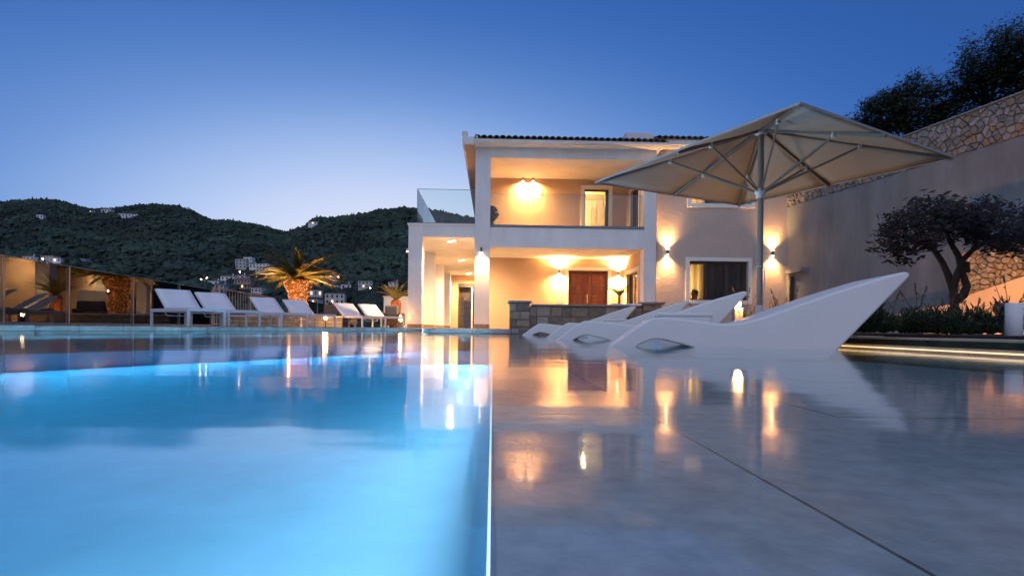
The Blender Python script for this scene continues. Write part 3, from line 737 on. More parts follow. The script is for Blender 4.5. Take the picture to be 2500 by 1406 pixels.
leafball(40, .14, .03, 19, .8, .9).build('flowers', M['flower'], t).location = (0,0,.29)

# ================================================================== STONE BAR WALL
YB = 12.0
bar0 = at(1245, 808, YB); bw = thing('stone_bar', 'low stone block bar counter with grey cap slabs in front of the porch', 'stone wall', (bar0.x, YB, 0), R(1))
LB = gx(1618, YB) - bar0.x; pw = gx(1293, YB) - gx(1245, YB); pw2 = gx(1618,YB)-gx(1570,YB); ZB1, ZB2 = .60, .665
core = MB(); core.box(.03, LB-.03, .03, .57, 0, ZB1-.01); core.build('mortar_core', M['mortar'], bw)
def blocks(x0, x1, z0, z1, y0, name='stone_block', parent=bw, mat='block', h=.17, L=.34, depth=.06):
    z = z0
    while z < z1-.03:
        hh = min(h*random.uniform(.85,1.15), z1-z)
        if z1-z-hh < .06: hh = z1-z
        x = x0 - random.uniform(0, L*.4)
        while x < x1-.02:
            l = L*random.uniform(.55,1.3); a = max(x, x0); b = min(x+l, x1)
            if x1-b < .1: b = x1
            if b-a > .03:
                pr = random.uniform(-.012,.012); gp_ = .006
                q = MB(); q.box(a+gp_, b-gp_, y0+pr, y0+depth+.06, z+gp_, z+hh-gp_)
                q.v = [(vx+random.uniform(-.006,.006), vy+random.uniform(-.008,.008), vz+random.uniform(-.006,.006)) for vx,vy,vz in q.v]
                q.build(name, M[mat], parent, .012, 2)
            x = b if b == x1 else x+l
        z += hh
blocks(0, pw, 0, ZB2, 0); blocks(pw, LB-pw2, 0, ZB1, .015); blocks(LB-pw2, LB, 0, ZB2, 0)
part('pier_core', 'mortar', (.03, pw-.02, .05, .57, 0, ZB2-.01), (LB-pw2+.02, LB-.03, .05, .57, 0, ZB2-.01), parent=bw)
part('left_side_facing', 'block', (-.008, .03, .02, .58, 0, ZB2), parent=bw, bevel=.01)
part('cap_slab', 'ledge', (-.05, pw+.04, -.04, .62, ZB2+.001, ZB2+.05), parent=bw, bevel=.012)
part('cap_slab', 'ledge', (pw+.041, LB-pw2-.041, -.03, .61, ZB1+.001, ZB1+.045), parent=bw, bevel=.012)
part('cap_slab', 'ledge', (LB-pw2-.04, LB+.06, -.04, .62, ZB2+.001, ZB2+.05), parent=bw, bevel=.012)
sk = thing('sink_tray', 'shiny metal tray lying on the stone bar counter', 'tray', (bar0.x + gx(1545,YB)-bar0.x, YB+.25, ZB1+.046))
mm = MB(); mm.box(-.42,.2,-.22,.2,0,.012); mm.box(-.42,.2,-.22,-.2,.012,.03); mm.box(-.42,-.40,-.2,.2,.012,.03); mm.box(.18,.2,-.2,.2,.012,.03); mm.box(-.40,.18,.18,.2,.012,.03)
mm.build('tray_body', pmat('steel',(.6,.62,.65),.2,.03,metal=.9), sk)

# ================================================================== RETAINING WALLS
def rwX(Y): return 9.75 + .214*(19.6-Y)
def frame_wall(Ya, Yb):
    a = Vector((rwX(Ya), Ya, 0)); b = Vector((rwX(Yb), Yb, 0)); return a, (b-a).normalized(), (b-a).length
rw = thing('retaining_wall', 'tall grey plastered retaining wall topped with a rubble stone band', 'wall', (rwX(26), 26, 0), math.atan2(-1, .214))
# local x runs from far (Y=26) towards the camera, local y points away from the camera side (into the hillside)
LRW = 27.0
part('plaster_face', 'plaster', (0, LRW, 0, .4, 0, 4.50), parent=rw, bevel=0)
part('mortar_band', 'mortar', (0, LRW, .05, .4, 4.50, 5.46), parent=rw, bevel=0)
def voronoi_stones(x0, x1, z0, z1, step, y, parent, mat, name, seed, depth=.06, gap=.012, zfun=None):
    rg = random.Random(seed); seeds = []
    nx = int((x1-x0)/step)+1; nz = max(2, round((z1-z0)/step)) 
    for i in range(-1, nx+1):
        for j in range(-1, nz+1):
            seeds.append((x0+(i+.5+(.5 if j%2 else 0)+rg.uniform(-.46,.46))*step, z0+(j+.5+rg.uniform(-.46,.46))*(z1-z0)/nz))
    out = 0
    for s in seeds:
        pg = [(x0,z0),(x1,z0),(x1,z1),(x0,z1)]
        pg = [(max(x0,s[0]-2*step),z0),(min(x1,s[0]+2*step),z0),(min(x1,s[0]+2*step),z1),(max(x0,s[0]-2*step),z1)]
        if pg[0][0] >= pg[1][0]: continue
        for q in seeds:
            if q is s or abs(q[0]-s[0]) > 3*step or abs(q[1]-s[1]) > 3*step: continue
            mx_, mz_ = (s[0]+q[0])/2, (s[1]+q[1])/2; nx_, nz_ = q[0]-s[0], q[1]-s[1]; ln = math.hypot(nx_, nz_); nx_ /= ln; nz_ /= ln
            d0 = mx_*nx_+mz_*nz_-gap; new = []
            for k in range(len(pg)):
                a, b = pg[k], pg[(k+1)%len(pg)]; da = a[0]*nx_+a[1]*nz_-d0; db = b[0]*nx_+b[1]*nz_-d0
                if da <= 0: new.append(a)
                if da*db < 0: t = da/(da-db); new.append((a[0]+(b[0]-a[0])*t, a[1]+(b[1]-a[1])*t))
            pg = new
            if len(pg) < 3: break
        if len(pg) < 3: continue
        cx_ = sum(p[0] for p in pg)/len(pg); cz_ = sum(p[1] for p in pg)/len(pg)
        if zfun and cz_ < zfun(cx_): continue
        ar = abs(sum(pg[k][0]*pg[(k+1)%len(pg)][1]-pg[(k+1)%len(pg)][0]*pg[k][1] for k in range(len(pg))))/2
        if ar < step*step*.06: continue
        pr = rg.uniform(-.02,.02); n_ = len(pg); ins = .86
        f0 = [(p[0], y+.03, p[1]) for p in pg]; f1 = [(p[0]*.96+cx_*.04, y-depth*.55-pr, p[1]*.96+cz_*.04) for p in pg]; f2 = [(p[0]*ins+cx_*(1-ins), y-depth-pr+rg.uniform(-.006,.006), p[1]*ins+cz_*(1-ins)) for p in pg]
        mb = MB(); fs = [tuple(range(2*n_,3*n_))]
        for k in range(n_):
            k2 = (k+1)%n_; fs += [(k,k2,k2+n_,k+n_),(k+n_,k2+n_,k2+2*n_,k+2*n_)]
        mb.add(f0+f1+f2, fs); mb.build(name, M[mat], parent); out += 1
    return out
xs0 = (26-19.8)/.978; xs1 = (26-11.3)/.978
nst = voronoi_stones(xs0, xs1, 4.52, 5.45, .168, .05, rw, 'rubble', 'rubble_stone', 4, .05, .007)
part('wall_cap', 'ledge', (0, LRW, -.03, .43, 5.462, 5.50), parent=rw, bevel=.01)
# hillside behind the wall
m = MB()
q = []
for Y in np.linspace(-1, 30, 14):
    for k, (dx, dz_) in enumerate(((.42,0),(3,.3),(9,2.2),(30,12))):
        q.append((rwX(Y)+dx, Y+dx*.2, 5.44+dz_))
fs = []
for i in range(13):
    for k in range(3): fs.append((i*4+k,i*4+k+1,(i+1)*4+k+1,(i+1)*4+k))
m.add(q, [f[::-1] for f in fs], True); tag(m.build('hillside', M['ground']), kind='structure')
# low terrace wall lit orange
def lwX(Y): return 7.77 + .214*(11.5-Y)
low = thing('terrace_wall', 'low garden wall with orange-lit rough stones behind the small dark tree', 'wall', (lwX(12.2), 12.2, 0), math.atan2(-1, .214))
def sx(Y): return (12.2-Y)/.978
prof = [(12.2,.40),(11.5,.46),(10.2,.64),(9.85,.80),(9.0,1.05),(8.0,1.28),(6.5,1.35)]
pf = [(sx(Y), z) for Y, z in prof]; nn = len(pf)
mb = MB(); mb.add([(x,0,0) for x,_ in pf]+[(x,0,z) for x,z in pf]+[(x,.35,0) for x,_ in pf]+[(x,.35,z) for x,z in pf],
   [(i,i+1,i+1+nn,i+nn) for i in range(nn-1)] + [(i+nn,i+1+nn,i+1+3*nn,i+3*nn) for i in range(nn-1)] + [(0,nn,3*nn,2*nn),(nn-1,3*nn-1,4*nn-1,2*nn-1)])
mb.build('plaster_base', M['plaster2'], low)
def zlow(x): return interp(pf, x) + .03
part('mortar_core', 'mortar', (sx(10.05), sx(6.5), .10, .45, .5, 1.56), parent=low, bevel=0)
voronoi_stones(sx(10.05), sx(8.5), .7, 1.58, .085, .10, low, 'rubble', 'rubble_stone', 11, .10, .004, zlow)
# niche beside the villa
gy = 19.3
t = thing('side_gate', 'dark brown side gate under a thin slab canopy beside the villa', 'gate', (gx(1927,gy), gy, 0), YAW)
gw = gx(2012,gy)-gx(1927,gy)
for k in range(8): part('gate_board', 'brown', (.02+k*gw/8, .02+(k+1)*gw/8-.012, 0+(k%2)*.004, .04, .12, 2.02), parent=t, bevel=.003)
part('canopy_slab', 'plaster', (0, gw+.02, -.7, .3, 2.12, 2.24), parent=t)

# ================================================================== UMBRELLA
UC = Vector((3.71, 8.33)); hv = Vector((.65, 2.388)); wv = Vector((2.395, -.655))
uz, za, zr = 2.50, 3.16, 2.20
um = thing('parasol', 'large square beige parasol on a single pole behind the pool loungers', 'parasol', (UC.x, UC.y, 0))
corn = [(-hv), wv, hv, (-wv)]          # near, right, far, left
corn = [Vector((c.x, c.y)) for c in corn]
rimp = []; CZ = [.07, .05, .05, .0]; RZ = []
for k in range(4):
    rimp.append(corn[k]); rimp.append((corn[k]+corn[(k+1)%4])/2); RZ += [CZ[k], (CZ[k]+CZ[(k+1)%4])/2]
def canz(t): return za*(1-t) + uz*t + .05*math.sin(math.pi*t)*-.35
NS = 10
for k in range(8):
    a, b = rimp[k], rimp[(k+1)%8]; mb = MB(); vs = []; fs = []
    for i in range(NS+1):
        t = .03 + .97*i/NS
        for j in range(7):
            s = j/6; p = a*(1-s)+b*s; zz = canz(t) + t*(RZ[k]*(1-s)+RZ[(k+1)%8]*s) - .035*math.sin(math.pi*s)*math.sin(math.pi*t*.9)*1.0
            vs.append((p.x*t, p.y*t, zz))
    for i in range(NS):
        for j in range(6): fs.append((i*7+j, i*7+j+1, (i+1)*7+j+1, (i+1)*7+j))
    mb.add(vs, fs, True); o = mb.build('canopy_panel', M['canopy'], um)
    sd_ = o.modifiers.new('solid', 'SOLIDIFY'); sd_.thickness = .004; sd_.offset = 1
    # hem
    hm = MB(); hm.bar((a.x,a.y,uz-.012+RZ[k]),(b.x,b.y,uz-.012+RZ[(k+1)%8]), .006, .03); hm.build('hem', M['canopy'], o)
for k in range(8):
    a = rimp[k]; L_ = .995 if k % 2 == 0 else .99
    p0 = Vector((a.x*.02, a.y*.02, za-.05)); p1 = Vector((a.x*L_, a.y*L_, uz-.03+RZ[k]))
    rb = MB(); rb.bar(p0, p1, .03, .045); ro_ = rb.build('rib', M['greyrib'], um)
    tq = .52 if k % 2 == 0 else .62
    q = p0.lerp(p1, tq) - Vector((0,0,.03)); s0 = Vector((a.x,a.y,0)).normalized()*.06 + Vector((0,0,zr))
    st = MB(); st.bar(s0, q, .022, .03); st.build('strut', M['pole'], um)
    cl = MB(); cl.bar(q-Vector((0,0,.03)), q+Vector((0,0,.05)), .045, .05); cl.build('clip', M['alu'], um)
mb = MB(); mb.tube([(0,0,.1),(0,0,za+.02)], .043, 20); mb.build('pole', M['pole'], um)
mb = MB(); mb.lathe([(.045,zr-.10),(.062,zr-.09),(.062,zr-.03),(.085,zr-.02),(.085,zr+.03),(.05,zr+.05),(.045,zr+.05)], 20); mb.build('runner_hub', M['alu'], um)
mb = MB(); mb.lathe([(.045,za-.11),(.09,za-.09),(.09,za-.02),(.04,za)], 20); mb.build('crown_hub', M['alu'], um)
mb = MB(); mb.lathe([(.001,za+.14),(.12,za+.11),(.30,za+.03),(.36,za-.02),(.33,za-.02),(.001,za+.05)], 8); mb.build('vent_cap', pmat('dark_vent',(.10,.10,.11),.7,.1), um)
mb = MB(); mb.tube([(0,0,.08),(0,0,.50)], .056, 20); mb.build('sleeve', M['alu'], um)
mb = MB(); mb.tube([(.05,-.02,.30),(.12,-.06,.30)], .03, 10); mb.build('knob', M['darkmetal'], um)
mb = MB(); mb.tube([(.055,-.02,1.05),(.06,-.03,1.0),(.055,-.02,.55)], .008, 6); mb.tube([(math.cos(t)*.05,math.sin(t)*.05,1.08) for t in [k*math.pi/6 for k in range(13)]], .008, 6); mb.build('tie_cord', M['alu'], um)
mb = MB(); mb.lathe([(.001,.115),(.4,.115),(.42,.10),(.42,.0)], 24); mb.build('base_plate', M['darkmetal'], um)

# ================================================================== POOL LOUNGERS
TOP = [(0,-.005),(.07,.045),(.136,.097),(.21,.148),(.272,.188),(.30,.201),(.33,.207),(.387,.205),(.46,.200),(.534,.193),(.64,.180),(.743,.168),(.81,.165),(.869,.169),(.952,.186),(1.05,.217),(1.16,.26),(1.32,.320),(1.476,.379),(1.63,.432),(1.79,.484),(1.87,.508),(1.905,.515),(1.928,.508),(1.936,.493),(1.925,.472)]
BOT = [(1.507,0.0),(1.43,-.083),(.60,-.083),(.578,.0),(.50,.020),(.429,.036),(.385,.047),(.345,.052),(.31,.050),(.283,.043),(.24,.026),(.2,.004),(.15,-.083),(-.03,-.083)]
def pool_lounger(px, Y, rot, label):
    P = at(px, 800, Y)
    t = thing('pool_lounger', label, 'lounger', (P.x, Y, 0), R(rot), 'white moulded loungers on the pool shelf')
    prof = TOP + BOT; n = len(prof); w = .68
    tri = tessellate_polygon([[Vector((x,z,0)) for x,z in prof]])
    mb = MB(); vs = [(x,0,z) for x,z in prof]+[(x,w,z) for x,z in prof]; fs = []
    mb.add(vs, [tuple(range(n)), tuple(range(n,2*n))[::-1]] + [(i,i+n,(i+1)%n+n,(i+1)%n) for i in range(n)], False)
    me_ = mb.mesh('shell'); 
    import bmesh
    bm = bmesh.new(); bm.from_mesh(me_); bmesh.ops.recalc_face_normals(bm, faces=bm.faces)
    ed = [e for e in bm.edges if abs(e.verts[0].co.y-e.verts[1].co.y) < 1e-5]
    bmesh.ops.bevel(bm, geom=ed, offset=.016, segments=4, affect='EDGES', profile=.5, clamp_overlap=True)
    bm.to_mesh(me_); bm.free()
    for p in me_.polygons: p.use_smooth = len(p.vertices) < 8
    link('shell', me_, M['lounger'], t)
    mb = MB(); mb.lathe([(.001,.006),(.012,.005),(.014,0)], 10, (.585, .05)); mb.build('drain_plug', M['sandcop'], t)
    return t
pool_lounger(1487, 3.96, -10, 'nearest and largest white moulded lounger in the shallow water')
pool_lounger(1355, 5.91, -10, 'second nearest white moulded lounger, its tip beside the parasol pole')
pool_lounger(1334, 7.89, -10, 'third white moulded lounger, its backrest in front of the wing wall')
pool_lounger(1273, 9.62, -10, 'farthest white moulded lounger, in front of the stone bar')
def cube_table(px0, px1, py, Y, label):
    a, b = at(px0, py, Y), at(px1, py, Y); w = b.x-a.x; h = a.z
    t = thing('pool_table', label, 'side table', (a.x, Y, 0), R(-8), 'white side tables in the pool')
    mb = MB(); mb.box(0, w, 0, w, ZL, h-.03); mb.build('body', M['lounger'], t, .02, 3)
    mb = MB(); mb.box(-.006, w+.006, -.006, w+.006, h-.034, h); mb.build('top', M['lounger'], t, .012, 3)
cube_table(1611, 1735, 763, 4.95, 'larger white box table between the two nearest pool loungers')
cube_table(1474, 1530, 778, 8.8, 'small white box table between the two farthest pool loungers')

# ================================================================== WHITE SUN LOUNGERS
def sun_lounger_proto():
    t = thing('sun_lounger', 'x', 'sun lounger')
    w, L_, h, s = .75, 1.95, .375, .05
    for x in (0, w-s):
        for y in (0, L_-s): MB().box(x,x+s,y,y+s,0,h-.07).build('leg', M['alu'], t, .006)
    f = MB(); f.box(0,w,0,s,h-.07,h); f.box(0,w,L_-s,L_,h-.07,h); f.box(0,s,s,L_-s,h-.07,h); f.box(w-s,w,s,L_-s,h-.07,h); f.build('seat_frame', M['alu'], t, .006)
    sl = MB(); sl.box(s+.004, w-s-.004, s+.004, 1.14, h-.03, h-.022); sl.build('seat_sling', M['slingdark'], t)
    b = Vector((0,1.15,h-.005)); tp = Vector((0,1.74,h+.43))
    br = MB()
    for x in (.03, w-.03): br.bar((x,b.y,b.z),(x,tp.y,tp.z),.04,.035)
    br.bar((.05,tp.y,tp.z),(w-.05,tp.y,tp.z),.035,.035); br.build('backrest_frame', M['alu'], t, .008)
    sg = MB(); nn = 8; vs=[]; mm_ = 6
    for i in range(nn+1):
        p = b.lerp(tp, i/nn)
        for j in range(mm_+1):
            bow = .018*math.sin(math.pi*i/nn)*math.sin(math.pi*j/mm_)
            vs.append((.035+(w-.07)*j/mm_, p.y-.022+bow, p.z+.014-bow))
    sg.add(vs, [(i*(mm_+1)+j, i*(mm_+1)+j+1, (i+1)*(mm_+1)+j+1, (i+1)*(mm_+1)+j) for i in range(nn) for j in range(mm_)], True); o = sg.build('backrest_sling', M['sling'], t)
    q = o.modifiers.new('solid','SOLIDIFY'); q.thickness = .006; q.offset = 0
    k = MB(); k.tube([(.13,1.5,h-.05),(.13,1.42,h-.13),(.15,1.40,h-.15),(w-.15,1.40,h-.15),(w-.13,1.42,h-.13),(w-.13,1.5,h-.05)], .012, 8); k.build('support_stay', M['alu'], t)
    return t
sl0 = sun_lounger_proto()
LG = [(458,11.1,52,'leftmost white sun lounger of the row, in front of the glass fence'),
      (556,12.2,52,'second white sun lounger from the left, its back in front of the bar fence'),
      (686,14.2,51,'third white sun lounger from the left, left of the lit palm trunk'),
      (763,15.5,50,'fourth white sun lounger from the left, right in front of the lit palm trunk'),
      (884,17.4,48,'fifth white sun lounger from the left, right of the lit palm'),
      (940,18.1,46,'rightmost white sun lounger of the row, nearest the villa')]
for i, (px, Y, rz, lab) in enumerate(LG):
    o = sl0 if i == 0 else copy_tree(sl0)
    P = at(px, 799, Y); o.location = (P.x, Y, ZC+.006); o.rotation_euler = (0,0,R(rz)); o['label'] = lab; o['group'] = 'white sun loungers along the pool'
# dark lounger beyond the glass
dl = thing('dark_lounger', 'black cushioned sun lounger seen through the glass fence', 'sun lounger', (gx(-70,11.6)-1.0, 12.0, .075), R(-8))
mb = MB(); mb.box(0,2.6,0,.75,.20,.34); mb.build('bed_base', M['dark'], dl, .03)
for x in (.15,1.2,2.35):
    MB().box(x,x+.12,.05,.15,0,.20).build('leg', M['dark'], dl); 
mb = MB(); mb.bar((1.2,.37,.36),(2.4,.37,.84),.7,.06); mb.build('backrest_cushion', M['dark'], dl, .03)
mb = MB(); mb.bar((1.5,.37,.34),(2.40,.37,.70),.62,.03); mb.build('backrest_frame', M['dark'], dl)

# ================================================================== FENCES
def fnX(Y): return -9.12 - .128*(Y-9.87)
def fence_pt(px): 
    t = ray(px, 780)[0]; Y = (-9.12 + .128*9.87) / (t + .128); return fnX(Y), Y
fl = thing('glass_fence', 'frameless glass fence with slim posts on a low kerb behind the left sun loungers', 'fence', (0,0,0))
def fseg(a, b, y0, w=.014): return [(a[0]+w,a[1]),(b[0]+w,b[1]),(b[0]-w,b[1]),(a[0]-w,a[1])]
fps = [-420, 8, 168, 325, 438, 516]
pts = [(fnX(Y), Y) for Y in (4.2,)] + [fence_pt(p) for p in fps[1:]]
for i in range(len(pts)-1):
    a, b = pts[i], pts[i+1]; d = (Vector((*b,0))-Vector((*a,0))).normalized()*.02
    a2, b2 = (a[0]+d.x,a[1]+d.y), (b[0]-d.x,b[1]-d.y)
    p = MB().poly(fseg(a2,b2,0,.006), .15, 1.325).build('glass_pane', M['fglass'], fl)
    MB().poly(fseg(a2,b2,0,.008), 1.325, 1.34).build('pane_edge', M['glassedge'], p)
    MB().box(b[0]-.012,b[0]+.012,b[1]-.012,b[1]+.012,.13,1.33).build('post', M['grey'], fl)
MB().poly(fseg((fnX(3),3), pts[-1], 0, .11), .0, .135).build('kerb', M['sandmortar'], fl, .01)
bf = thing('bar_fence', 'beige metal fence of thin vertical bars beyond the second sun lounger', 'fence', (0,0,0))
a, b = fence_pt(521), fence_pt(668)
A3, B3 = Vector((*a,0)), Vector((*b,0)); dd = B3-A3
barm = pmat('beige_bar', (.40,.30,.22), .5, .1)
nb = 24
for k in range(nb+1):
    p = A3 + dd*k/nb; r_ = .028 if k in (0, 13, nb) else .008
    MB().box(p.x-r_,p.x+r_,p.y-r_,p.y+r_,.09,1.40).build('post' if r_ > .02 else 'bar', barm, bf)
q = MB(); q.bar(A3+Vector((0,0,1.42)), B3+Vector((0,0,1.42)), .05, .04); q.build('top_rail', barm, bf)
q = MB(); q.bar(A3+Vector((0,0,.16)), B3+Vector((0,0,.16)), .03, .03); q.build('bottom_rail', barm, bf)
f2 = thing('glass_fence', 'glass fence panels beyond the lit palm and the fifth sun lounger', 'fence', (0,0,0))
p0 = fence_pt(720); p1 = fence_pt(775); p2 = fence_pt(800)
for a, b in ((p0,p1),(p1,p2)):
    p = MB().poly(fseg(a,(b[0],b[1]-.05),0,.006), .15, 1.60).build('glass_pane', M['fglass'], f2)
    MB().poly(fseg(a,(b[0],b[1]-.05),0,.008), 1.60, 1.615).build('pane_edge', M['glassedge'], p)
    MB().box(b[0]-.02,b[0]+.02,b[1]-.02,b[1]+.02,.09,1.6).build('post', M['grey'], f2)

# ================================================================== CYCADS, PLANTER, GARDEN FURNITURE
def fairy_trunk(name, t, prof, n, mat):
    mb = MB(); rg = random.Random(2)
    for _ in range(n):
        z = rg.uniform(prof[0][1], prof[-1][1]); r = interp([(p[1],p[0]) for p in prof], z); a = rg.uniform(0, 2*math.pi)
        c = Vector((math.cos(a)*r*1.02, math.sin(a)*r*1.02, z)); s = rg.uniform(.008,.016)
        d = Vector((rg.gauss(0,1),rg.gauss(0,1),rg.gauss(0,1))).normalized()*s*1.4; e = d.orthogonal().normalized()*s*.6; f = d.cross(e).normalized()*s*.6
        mb.add([c-d,c+e,c+f,c-e,c-f,c+d], [(0,2,1),(0,3,2),(0,4,3),(0,1,4),(5,1,2),(5,2,3),(5,3,4),(5,4,1)])
    return tag(mb.build(name, mat, t), kind='stuff')
def scaly(prof, mat, t, n=26, seed=0):
    rg = random.Random(seed); p2 = []
    z0, z1 = prof[0][1], prof[-1][1]; K = 44
    vs=[]; fs=[]
    for i in range(K+1):
        z = z0+(z1-z0)*i/K; r = interp([(p[1],p[0]) for p in prof], z)
        for k in range(n):
            a = 2*math.pi*(k+.5*(i%2))/n; rr = r*(1+.07*((i+k)%2)*rg.uniform(.3,1.2)) ; vs.append((rr*math.cos(a), rr*math.sin(a), z))
    for i in range(K):
        for k in range(n): fs.append((i*n+k,i*n+(k+1)%n,(i+1)*n+(k+1)%n,(i+1)*n+k))
    mb = MB(); mb.add(vs, fs); return mb.build('trunk', mat, t)
YP = 19.2
t = thing('cycad_palm', 'large palm with its trunk wrapped in orange fairy lights behind the sun loungers', 'palm', (gx(727,YP), YP, ZC))
prof = [(.24,.0),(.26,.35),(.30,.62),(.33,.78),(.27,.92),(.29,1.0),(.33,1.08),(.30,1.16),(.36,1.25),(.44,1.42),(.46,1.52),(.40,1.60),(.2,1.66)]
scaly(prof, M['fibre'], t)
fairy_trunk('fairy_lights', t, prof[:-1], 2600, M['fairy'])
rg = random.Random(21)
for k in range(66):
    el = rg.uniform(.02,1.15); mm = MB()
    frond(mm, (0,0,1.64), k*2.39996+rg.uniform(-.2,.2), el, rg.uniform(1.35,1.7), rg.uniform(.25,.8) if el < .5 else rg.uniform(.7,1.3), 30, .20, .034, rg, .40); mm.build('frond', M['frond'], t)
for (dx, dy) in ((-.7,-.45),(.7,-.45),(0,-.8),(-.5,.6),(.5,.6)): lamp('SPOT', (dx,dy,1.15), 42, WARM, t, (dx*.25,dy*.25,1), R(125), .6, .02)
lamp('POINT', (0,-.75,1.1), 5, WARMER, t, radius=.015)
YP2 = 21.6
t = thing('cycad_palm', 'smaller palm with reddish trunk beside the left corner of the villa', 'palm', (gx(966,YP2), YP2, ZC))
prof2 = [(.16,0),(.17,.5),(.20,.95),(.17,1.05),(.1,1.1)]
scaly(prof2, pmat('red_fibre',(.22,.07,.03),.9,.4,15,.8,25), t, 18)
rg = random.Random(33)
for k in range(30):
    el = rg.uniform(.35,1.35); mm = MB()
    frond(mm, (0,0,1.06), k*2.39996, el, rg.uniform(.75,1.0), rg.uniform(.3,.8), 18, .12, .018, rg, .45); mm.build('frond', M['frond'], t)
lamp('SPOT', (-.35,-.5,.35), 34, WARM, t, (.3,.5,1), R(120), .6, .05)
wl = thing('garden_wall', 'white garden wall standing behind the smaller palm', 'wall', (gx(936,24), 24.0, ZC), YAW)
mb = MB(); mb.box(0,1.4,0,.25,0,1.32); mb.build('wall_body', M['white'], wl, .01); mb = MB(); mb.box(-.03,1.43,-.03,.28,1.321,1.37); mb.build('wall_cap', M['trim'], wl, .006)
# low stone planter wall with a lamp
lp = thing('stone_planter', 'low stone planter wall lit orange behind the sun loungers', 'planter', (gx(620,20.0), 18.0, ZC), 0)
LP = gx(836,18.0)-gx(620,20.0)
mb = MB(); mb.box(.02,LP-.02,.04,.3,0,.31); mb.build('mortar_core', M['mortar'], lp)
blocks(0, LP, 0, .32, 0, 'planter_stone', lp, 'sandcop', .11, .3, .05)
MB().box(-.03,LP+.03,-.03,.34,.322,.365).build('cap_slab', M['trim'], lp, .008)
P = at(795,776,17.2); t = thing('path_light', 'small bright path light in front of the stone planter', 'garden light', (P.x, 17.2, ZC))
mb = MB(); mb.tube([(0,0,0),(0,0,.24)], .018, 8); mb.build('post', M['darkmetal'], t); mb = MB(); mb.lathe([(.001,.24),(.045,.26),(.055,.30),(.04,.34),(.001,.35)], 14); mb.build('bulb', M['glow'], t); lamp('POINT', (0,-.02,.30), 20, WARM, t, radius=.07)
P = at(983,778,19.0); t = thing('lantern', 'small flaming lantern on the terrace beside the villa corner', 'lantern', (P.x-.05, 18.9, ZC))
mb = MB(); mb.box(-.1,.1,-.1,.1,0,.22); mb.build('stand', M['sandmortar'], t, .01); mb = MB(); mb.lathe([(.001,.22),(.06,.26),(.075,.32),(.03,.42),(.001,.47)], 12); mb.build('flame', M['flame'], t); lamp('POINT', (0,-.1,.36), 12, WARMER, t, radius=.06)
def sofa(px0, px1, Y, label, rz=0):
    a, b = gx(px0,Y), gx(px1,Y); w = b-a
    t = thing('garden_sofa', label, 'sofa', (a, Y, ZC), rz)
    mb = MB(); mb.box(0,w,0,.8,.10,.30); mb.build('wicker_base', M['wicker'], t, .02)
    for x in (.03,w-.1):
        for y in (.03,.7): MB().box(x,x+.07,y,y+.07,0,.10).build('leg', M['wicker'], t)
    MB().box(.02,w-.02,.02,.78,.302,.44).build('seat_cushion', M['cushion'], t, .05,3)
    MB().box(.02,w-.02,-.02,.18,.445,.82).build('back_cushion', M['cushion'], t, .06,3)
    for x in (-.1,w): MB().box(x,x+.1,0,.8,.10,.55).build('armrest', M['wicker'], t, .02)
sofa(788, 850, 19.9, 'grey cushioned wicker sofa behind the fifth sun lounger')
sofa(938, 972, 20.3, 'grey cushioned wicker armchair in front of the smaller palm')

# ================================================================== RIGHT GARDEN
# small dark tree
YT = 7.2
def tp(px, py, dy=0): return at(px, py, YT+dy) - Vector((gx(2333,YT), YT, 0))
tr = thing('ornamental_tree', 'small spreading dark red-leaved tree in the planting bed, lit from below', 'tree', (gx(2333,YT), YT, 0))
def P0(px, py, dy=0): v = tp(px,py,dy); return v
b = MB()
b.tube([P0(2334,832),P0(2332,780),P0(2330,740),P0(2326,705),P0(2314,670,.03),P0(2300,640,.05),P0(2280,610,.05)], [.066,.056,.049,.045,.040,.036,.030], 10)
b.tube([P0(2326,705),P0(2335,675,-.05),P0(2345,650,-.08),P0(2340,625,-.1),P0(2325,600,-.1),P0(2310,570,-.1)], [.046,.042,.038,.035,.03,.024], 8)
b.tube([P0(2334,735),P0(2352,720,-.04),P0(2360,700,-.05),P0(2354,680,-.05),P0(2345,655,-.08)], [.05,.05,.046,.04,.04], 8)
b.tube([P0(2345,655,-.08),P0(2362,660,-.08),P0(2360,645,-.08),P0(2345,638,-.1)], [.035,.04,.036,.03], 8)
for pts, r0 in (([(2280,610,.05),(2250,595,.1),(2225,585,.15),(2205,580,.2)],.035), ([(2280,610,.05),(2262,575,.0),(2240,545,-.1),(2215,520,-.1)],.035),
                ([(2310,570,-.1),(2300,540,-.1),(2280,510,-.1)],.028), ([(2345,640,-.1),(2375,610,.1),(2410,590,.2),(2450,575,.3),(2490,550,.3)],.035),
                ([(2375,610,.1),(2390,570,.2),(2410,530,.2)],.025), ([(2310,570,-.1),(2345,545,-.3),(2380,510,-.4)],.025), ([(2410,590,.2),(2460,600,-.2),(2500,590,-.2)],.02),
                ([(2250,595,.1),(2225,610,-.1),(2190,610,-.2)],.02), ([(2205,580,.2),(2175,570,.25),(2155,575,.25)],.016)):
    pp = [P0(*p) for p in pts]; b.tube(pp, [r0*(1-.65*i/(len(pp)-1)) for i in range(len(pp))], 6)
b.build('trunk', M['bark'], tr)
rg = random.Random(8); cr = MB()
clus = []
for _ in range(235):
    px = rg.uniform(2158, 2540); f = (px-2160)/380
    top = interp([(2160,560),(2200,505),(2230,482),(2300,485),(2400,488),(2470,485),(2540,500)], px); botm = interp([(2160,612),(2200,640),(2260,615),(2320,575),(2380,590),(2450,620),(2540,615)], px)
    clus.append((px, rg.uniform(top+8, botm-4), rg.uniform(-.75,.75)))
